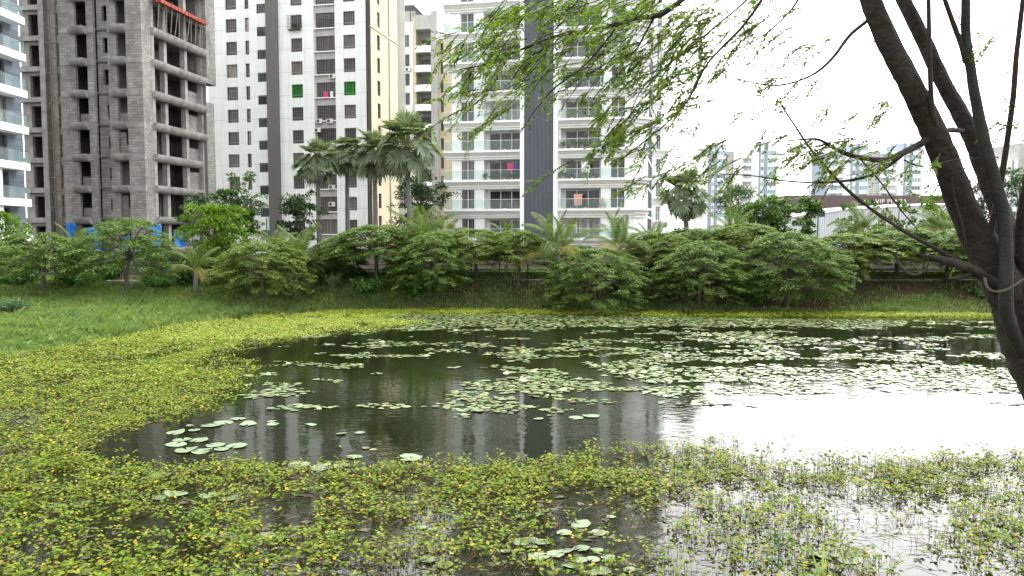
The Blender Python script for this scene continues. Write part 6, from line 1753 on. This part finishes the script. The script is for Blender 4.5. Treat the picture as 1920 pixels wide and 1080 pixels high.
# ================================================================== the near tree on the right, whose branches hang across the top
MT["near_bark"] = M("near_tree_bark", (0.024, 0.019, 0.016), 0.95, 0.5, 9, bump=1.0, bscale=22, streak=0.45, stain=(0.11, 0.1, 0.088))
MT["green_stem"] = M("greenish_stem", (0.022, 0.025, 0.021), 0.8, 0.3, 8, bump=0.4, bscale=40)
MT["twig"] = M("dark_twig", (0.03, 0.024, 0.02), 0.9, 0.2, 10)
MT["feather"] = leafmat("feathery_leaflet", [(0.06, 0.11, 0.008), (0.12, 0.2, 0.01), (0.22, 0.3, 0.025)], 0.45, 0.45)
MT["feather_shade"] = leafmat("feathery_leaflet_shade_tone", [(0.03, 0.055, 0.02), (0.06, 0.1, 0.03)], 0.5, 0.3)  # darker copy of the leaflet, shade put into its colour
def near_tree():
    g = np.random.default_rng(55)
    Y0 = 6.2
    base = at(2120, 900, Y0); zb = gh(base[0], Y0)
    root = empty("near_tree", (base[0], Y0, zb)); tag(root, "forked brown tree at the right edge with feathery branches hanging across the top", "tree")
    B = np.array([base[0], Y0, zb])
    def P3(px, py, Y=Y0): return at(px, py, Y) - B
    def limb(name, pts, rpx, Y=Y0, mat="near_bark", n=10, rough=0.05, smooth=6, parent=root):
        pts = [tuple(p) + ((Y,) if len(p) == 2 else ()) for p in pts]
        q = catmull([P3(*p) for p in pts], smooth); k = np.linspace(0, 1, len(rpx)); r = np.interp(np.linspace(0, 1, len(q)), k, [a * (Y / F) for a in rpx])
        m = MB(); m.tube(q, r, n, rough); return m.build(name, MT[mat], parent, True)
    # trunk, down to the ground outside the frame
    ft = np.array([0, 0, -0.3])
    q = [ft, P3(2050, 830), P3(1985, 722), P3(1945, 645), P3(1922, 580), P3(1900, 530), P3(1884, 492)]
    m = MB(); c = catmull(q, 7); m.tube(c, np.interp(np.linspace(0, 1, len(c)), [0, .3, .55, .8, 1], np.array([80, 66, 60, 50, 30]) * Y0 / F), 14, 0.05); m.build("trunk", MT["near_bark"], root, True)
    limb("limb", [(1890, 555, 6.15), (1858, 490, 6.1), (1812, 405, 6.05), (1768, 290, 6.0), (1737, 220, 5.95), (1703, 150, 5.9), (1661, 70, 5.85), (1632, 0, 5.8), (1600, -90, 5.7)], [36, 33, 26, 23, 21, 20, 18.5, 17, 15])
    limb("limb", [(1930, 585, 6.35), (1908, 500, 6.4), (1884, 420, 6.45), (1850, 330, 6.5), (1824, 260, 6.55), (1796, 205, 6.6), (1766, 150, 6.65), (1734, 80, 6.7), (1694, 0, 6.75), (1650, -90, 6.8)], [30, 23, 20, 18, 17, 16, 15, 14.5, 13.5, 13])
    limb("limb", [(1955, 600, 6.2), (1925, 520, 6.1), (1918, 440, 6.0), (1928, 360, 5.9), (1950, 250, 5.8), (1980, 100, 5.8)], [24, 16, 14, 12, 10, 9])
    limb("side_stem", [(1925, 680, 6.15), (1890, 600, 5.95), (1886, 545, 5.88), (1887, 480, 5.9), (1880, 400, 5.9), (1849, 282, 5.9), (1833, 205, 5.9), (1820, 130, 5.9), (1811, 60, 5.9), (1812, -40, 5.9)], [10, 13, 12, 11.5, 11.5, 11, 9.5, 8.5, 8, 7.5], mat="green_stem")
    limb("side_stem", [(1812, 118, 5.9), (1803, 85, 5.9), (1789, 48, 5.9), (1772, 0, 5.9), (1758, -50, 5.9)], [5.5, 5, 4.5, 4, 3.5], mat="twig", n=7)
    limb("side_stem", [(1848, 470, 6.0), (1858, 430, 6.0), (1876, 345, 6.0), (1889, 262, 6.0), (1900, 180, 6.0), (1907, 95, 6.0), (1922, -30, 6.0)], [6, 6, 5.5, 5, 5, 4.5, 4], mat="twig", n=7)
    limb("side_stem", [(1757, 240, 5.9), (1747, 200, 5.85), (1743, 110, 5.8), (1741, 0, 5.8), (1742, -60, 5.8)], [5, 4.5, 4, 3.5, 3], mat="twig", n=7)
    limb("broken_stub", [(1868, 540, 6.05), (1835, 512, 5.95), (1795, 496, 5.85), (1760, 486, 5.8), (1733, 479, 5.75)], [12, 9, 8, 6, 2.5], mat="twig", rough=0.4, smooth=8)
    limb("broken_stub", [(1838, 506, 5.95), (1815, 514, 5.9), (1795, 521, 5.88), (1778, 523, 5.86)], [5, 4, 3, 1.5], mat="twig", rough=0.15)
    limb("creeper", [(1680, 472, 5.75), (1684, 492, 5.75), (1698, 509, 5.75), (1715, 515, 5.75), (1732, 509, 5.75), (1742, 490, 5.75)], [2.6, 2.6, 2.6, 2.5, 2.3, 1.8], mat="near_bark", n=6)
    limb("creeper", [(1846, 522, 5.85), (1852, 540, 5.8), (1868, 547, 5.78), (1892, 541, 5.78), (1925, 520, 5.8)], [3, 3, 2.6, 2.4, 2.4], mat="bark", n=6)
    limb("creeper", [(1795, 305, 5.75), (1785, 340, 5.75), (1792, 380, 5.78), (1806, 430, 5.8), (1812, 470, 5.85)], [1.6, 1.8, 1.8, 1.6, 1.4], mat="near_bark", n=5)
    br = []
    def branch(pts, rpx, Y, tip=True):
        pts3 = [P3(*(p if len(p) == 3 else (p[0], p[1], Y))) for p in pts]
        q = catmull(pts3, 6); r = np.interp(np.linspace(0, 1, len(q)), np.linspace(0, 1, len(rpx)), [a * 0.82 * (Y / F) for a in rpx])
        m = MB(); m.tube(q, r, 6, 0.08); m.build("branch", MT["twig"] if max(rpx) < 6 else MT["near_bark"], root, True); br.append((q, Y)); return q
    # long straight twig to the left, forked limb with its side twigs, upper arcs
    branch([(1822, 503, 5.9), (1765, 472, 5.85), (1690, 430, 5.8), (1600, 366, 5.75), (1530, 292, 5.7), (1490, 235, 5.7), (1456, 184, 5.7)], [6, 5, 4.2, 3.6, 2.8, 2, 1.2], 5.8)
    branch([(1740, 262, 5.95), (1700, 283, 5.8), (1662, 299, 5.7), (1610, 295, 5.65), (1570, 281, 5.6), (1535, 262, 5.6), (1500, 262, 5.6), (1455, 266, 5.6)], [9, 7.5, 6.5, 5.5, 4.5, 3, 2, 1], 5.7)
    branch([(1806, 246, 6.5), (1778, 244, 6.3), (1757, 252, 6.0)], [6, 6, 5.5], 6.2)
    branch([(1700, 284, 5.8), (1655, 318, 5.75), (1610, 335, 5.7), (1550, 342, 5.7), (1480, 340, 5.7), (1415, 330, 5.7), (1350, 326, 5.75)], [4.5, 4, 3.5, 2.5, 2, 1.5, 1], 5.7)
    branch([(1632, 34, 5.85), (1592, 68, 5.8), (1560, 110, 5.75), (1520, 142, 5.7), (1460, 160, 5.7), (1400, 152, 5.7), (1365, 140, 5.7)], [4.5, 4, 3.5, 2.6, 2, 1.3, .8], 5.75)
    branch([(1610, 295, 5.65), (1650, 340, 5.6), (1690, 395, 5.6), (1720, 430, 5.6)], [2, 2, 1.8, 1.2], 5.6)
    branch([(1530, 275, 5.6), (1560, 268, 5.6), (1600, 262, 5.6), (1650, 252, 5.6)], [2, 1.8, 1.5, .8], 5.6)
    branch([(1695, 300, 5.7), (1730, 312, 5.7), (1790, 300, 5.8), (1840, 296, 5.9)], [2, 1.8, 1.4, .8], 5.7)
    branch([(1870, 232, 5.9), (1895, 236, 5.9), (1925, 225, 5.9)], [2, 1.6, 1.2], 5.9)
    branch([(1810, 130, 5.9), (1830, 75, 5.9), (1860, 55, 5.9), (1895, 62, 5.9)], [1.2, 1.2, 1, .6], 5.9)
    branch([(1830, 118, 6.0), (1865, 165, 6.0), (1895, 195, 6.0), (1930, 210, 6.0)], [.8, 1, 1, .8], 6.0)
    # the bough that comes in over the top edge
    K = branch([(1420, -90, 6.3), (1350, -40, 6.2), (1290, -8, 6.1), (1242, 26, 6.0), (1200, 34, 5.95), (1160, 44, 5.9), (1105, 57, 5.9), (1050, 66, 5.9), (1000, 84, 5.9), (950, 104, 5.95), (905, 122, 6.0), (862, 130, 6.0)], [9, 8, 7, 6, 5.5, 4.5, 4, 3.5, 3, 2.2, 1.6, 1], 6.0)
    branch([(1160, 44, 5.9), (1130, 85, 5.85), (1090, 128, 5.8), (1040, 165, 5.8), (1005, 205, 5.8), (975, 250, 5.8)], [3, 2.6, 2.2, 1.8, 1.3, .8], 5.8)
    branch([(1228, 30, 6.0), (1210, 62, 5.95), (1190, 95, 5.9), (1150, 112, 5.9), (1100, 140, 5.9), (1060, 160, 5.9)], [2.6, 2.2, 2, 1.6, 1.2, .8], 5.9)
    branch([(1025, 80, 5.9), (1010, 100, 5.9), (985, 125, 5.9), (960, 140, 5.9)], [2, 1.6, 1.2, .8], 5.9)
    branch([(1460, -60, 5.6), (1428, 0, 5.55), (1392, 50, 5.5), (1355, 88, 5.5), (1326, 120, 5.5), (1305, 160, 5.5), (1285, 195, 5.5), (1240, 240, 5.5), (1195, 275, 5.55), (1150, 310, 5.6)], [4, 3.5, 3.2, 2.8, 2.4, 2, 1.8, 1.5, 1.2, .8], 5.5)
    branch([(1440, -50, 6.4), (1400, 0, 6.4), (1335, 55, 6.4), (1262, 115, 6.4), (1205, 165, 6.4), (1180, 220, 6.4)], [3, 2.6, 2.2, 1.8, 1.3, .8], 6.4)
    branch([(1510, -40, 6.0), (1490, 10, 6.0), (1440, 60, 6.0), (1390, 90, 6.0)], [3, 2.5, 1.8, .8], 6.0)
    branch([(1100, -40, 6.2), (1085, 0, 6.2), (1050, 30, 6.2), (1020, 45, 6.2)], [3, 2.4, 1.6, .8], 6.2)
    branch([(1260, -50, 6.6), (1240, 0, 6.6), (1180, 40, 6.6), (1120, 60, 6.6)], [3, 2.4, 1.6, .8], 6.6)
    # feathery leaves: compound leaves of small leaflets on fine side twigs
    tw = MB(); LP, LD, LN = [], [], []; SP, SD = [], []
    def leaf(p, d, L, shade):
        d = d / np.linalg.norm(d); s = np.cross(d, [0, 0, 1.0]); s /= np.linalg.norm(s) + 1e-6
        nl = int(L / 0.0125)
        for i in range(nl):
            f = (i + 1) / nl; q = p + d * L * f + np.array([0, 0, -0.25 * L * f * f])
            for sg in (1, -1):
                dd = s * sg + d * 0.7 + np.array([0, 0, -0.35]) + g.normal(0, .22, 3)
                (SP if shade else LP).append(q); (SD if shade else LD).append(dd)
    def spray(px, py, Y, size, n, ang=None):
        """a fine twig with n compound leaves round a place"""
        p = P3(px, py, Y); a = g.uniform(2.6, 4.2) if ang is None else ang
        d = np.array([math.cos(a), g.normal(0, .5), math.sin(a) * 0.7 - 0.25]); d /= np.linalg.norm(d)
        e = p + d * size + np.array([0, 0, -0.25 * size]); q = catmull([p, (p + e) / 2 + [0, 0, 0.06 * size], e], 5)
        tw.tube(q, np.linspace(0.004, 0.0015, len(q)), 4)
        for i in range(n):
            t = g.uniform(0.05, 1); b = np.array([np.interp(t, np.linspace(0, 1, len(q)), q[:, k]) for k in range(3)])
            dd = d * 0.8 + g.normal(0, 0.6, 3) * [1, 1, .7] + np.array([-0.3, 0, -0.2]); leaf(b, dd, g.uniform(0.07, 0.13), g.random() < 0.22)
    # how thick the leaves hang, read off the photograph: (centre px, py, spread x, spread y, sprays)
    for cx, cy, rx, ry, n, Y in ((1075, 70, 130, 75, 60, 5.9), (980, 100, 85, 50, 30, 5.95), (1190, 50, 130, 60, 46, 6.2), (1010, 150, 90, 60, 15, 5.8), (1130, 140, 80, 50, 13, 5.9), (1255, 115, 90, 80, 40, 5.6), (1330, 60, 90, 60, 44, 5.7),
                             (1215, 205, 90, 55, 24, 5.5), (1160, 260, 70, 40, 10, 5.55), (1290, 180, 60, 60, 22, 5.5), (1420, 30, 80, 45, 26, 5.9), (930, 210, 45, 30, 9, 5.85), (905, 110, 60, 45, 14, 6.0), (1250, 260, 45, 35, 10, 5.6), (900, 175, 60, 40, 8, 6.0),
                             (1480, 70, 80, 50, 8, 5.9), (1560, 262, 60, 22, 20, 5.6), (1580, 295, 45, 28, 16, 5.65), (1700, 275, 50, 22, 12, 5.7), (1400, 300, 60, 25, 8, 5.7), (1360, 275, 50, 22, 9, 5.75), (1500, 215, 90, 40, 9, 5.65), (1640, 195, 50, 20, 6, 5.7),
                             (1540, 120, 80, 40, 6, 5.7), (1240, 310, 50, 30, 6, 5.7), (1880, 225, 40, 20, 5, 5.9), (1860, 50, 40, 20, 3, 5.9), (1740, 330, 60, 20, 3, 5.8), (1100, 10, 160, 28, 46, 6.2), (960, 60, 70, 40, 16, 6.0), (1300, 15, 110, 30, 26, 6.1), (850, 90, 25, 30, 4, 6.1), (1420, 150, 80, 30, 5, 5.7)):
        for i in range(int(n * 0.62 + 0.5)): spray(cx + g.normal(0, rx * 0.55), cy - (10 if cy < 280 and cx < 1450 else 0) + g.normal(0, ry * 0.5), Y + g.normal(0, .25), g.uniform(0.12, 0.3), int(g.integers(4, 9)))
    # sparse leaves along the branches themselves
    for q, Y in br:
        for i in range(0, len(q) - 1, 3):
            if g.random() < 0.5:
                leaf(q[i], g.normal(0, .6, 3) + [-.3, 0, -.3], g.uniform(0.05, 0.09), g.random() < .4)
    tag(tw.build("fine_twigs", MT["twig"], root), kind="stuff")
    link("foliage", leaf_mesh("foliage", np.array(LP), np.array(LD), 0.031, 0.0135, MT["feather"], g, tilt=.5), root)
    link("shade_tone_foliage", leaf_mesh("shade_tone_foliage", np.array(SP), np.array(SD), 0.028, 0.01, MT["feather_shade"], g, tilt=.5), root)
    # unseen rest of the crown above and behind the picture, thickened to shade the trunk
    CP, CD = [], []
    for k in range(170):
        c = np.array([g.uniform(-3, 10), g.uniform(-7, 7.5), 0]); c[2] = g.uniform(9.0, 12.0) if c[1] > 3.5 else g.uniform(7.4, 11); c = c - B
        q = unit(g.normal(0, 1, (70, 3))); CP.append(c + q * g.uniform(0.2, 0.9, (70, 1)) * [1.2, 1.2, .6]); CD.append(q + g.normal(0, .5, (70, 3)))
        if k % 14 == 0: limb_q = catmull([P3(1630, -60, 5.75) if k % 28 else P3(1690, -60, 6.75), (P3(1630, -60, 5.75) + c) / 2 + [0, 0, .5], c], 5); m = MB(); m.tube(limb_q, np.linspace(0.06, 0.015, len(limb_q)), 7, .05); m.build("limb", MT["near_bark"], root, True)
    link("high_foliage", leaf_mesh("high_foliage", np.concatenate(CP), np.concatenate(CD), 0.22, 0.09, MT["feather_shade"], g, tilt=.6), root)
    # thorns on the stems
    th = MB()
    for pts in (((1810, 395), (1770, 290), (1740, 215), (1660, 60)), ((1880, 400), (1849, 282), (1820, 130), (1812, 20)), ((1876, 345), (1889, 262), (1907, 95))):
        c = catmull([P3(a, b, 5.85) for a, b in pts], 14)
        for p in c[::2]:
            s = 1 if g.random() < .5 else -1; w = 26 if pts[0][0] == 1810 else 10
            a = p + np.array([s * w * 5.85 / F, 0.05, 0]); th.tube([a - [s * .02, 0, 0], a + [s * 0.012, 0, 0.006]], [0.006, 0.001], 4)
    tag(th.build("thorns", MT["twig"], root), kind="stuff")
# ================================================================== build
ground_and_water()
MT.setdefault("leaf_mid", MT["leaf_mid"])
left_block(); concrete_tower(); white_tower(); balcony_block(); lux_block(); lux_annex(); far_blocks(); low_hall()
vegetation(); bank_plants(); fence_and_posts()
floating_mat(); lily_pads(); near_sprigs()
near_tree()
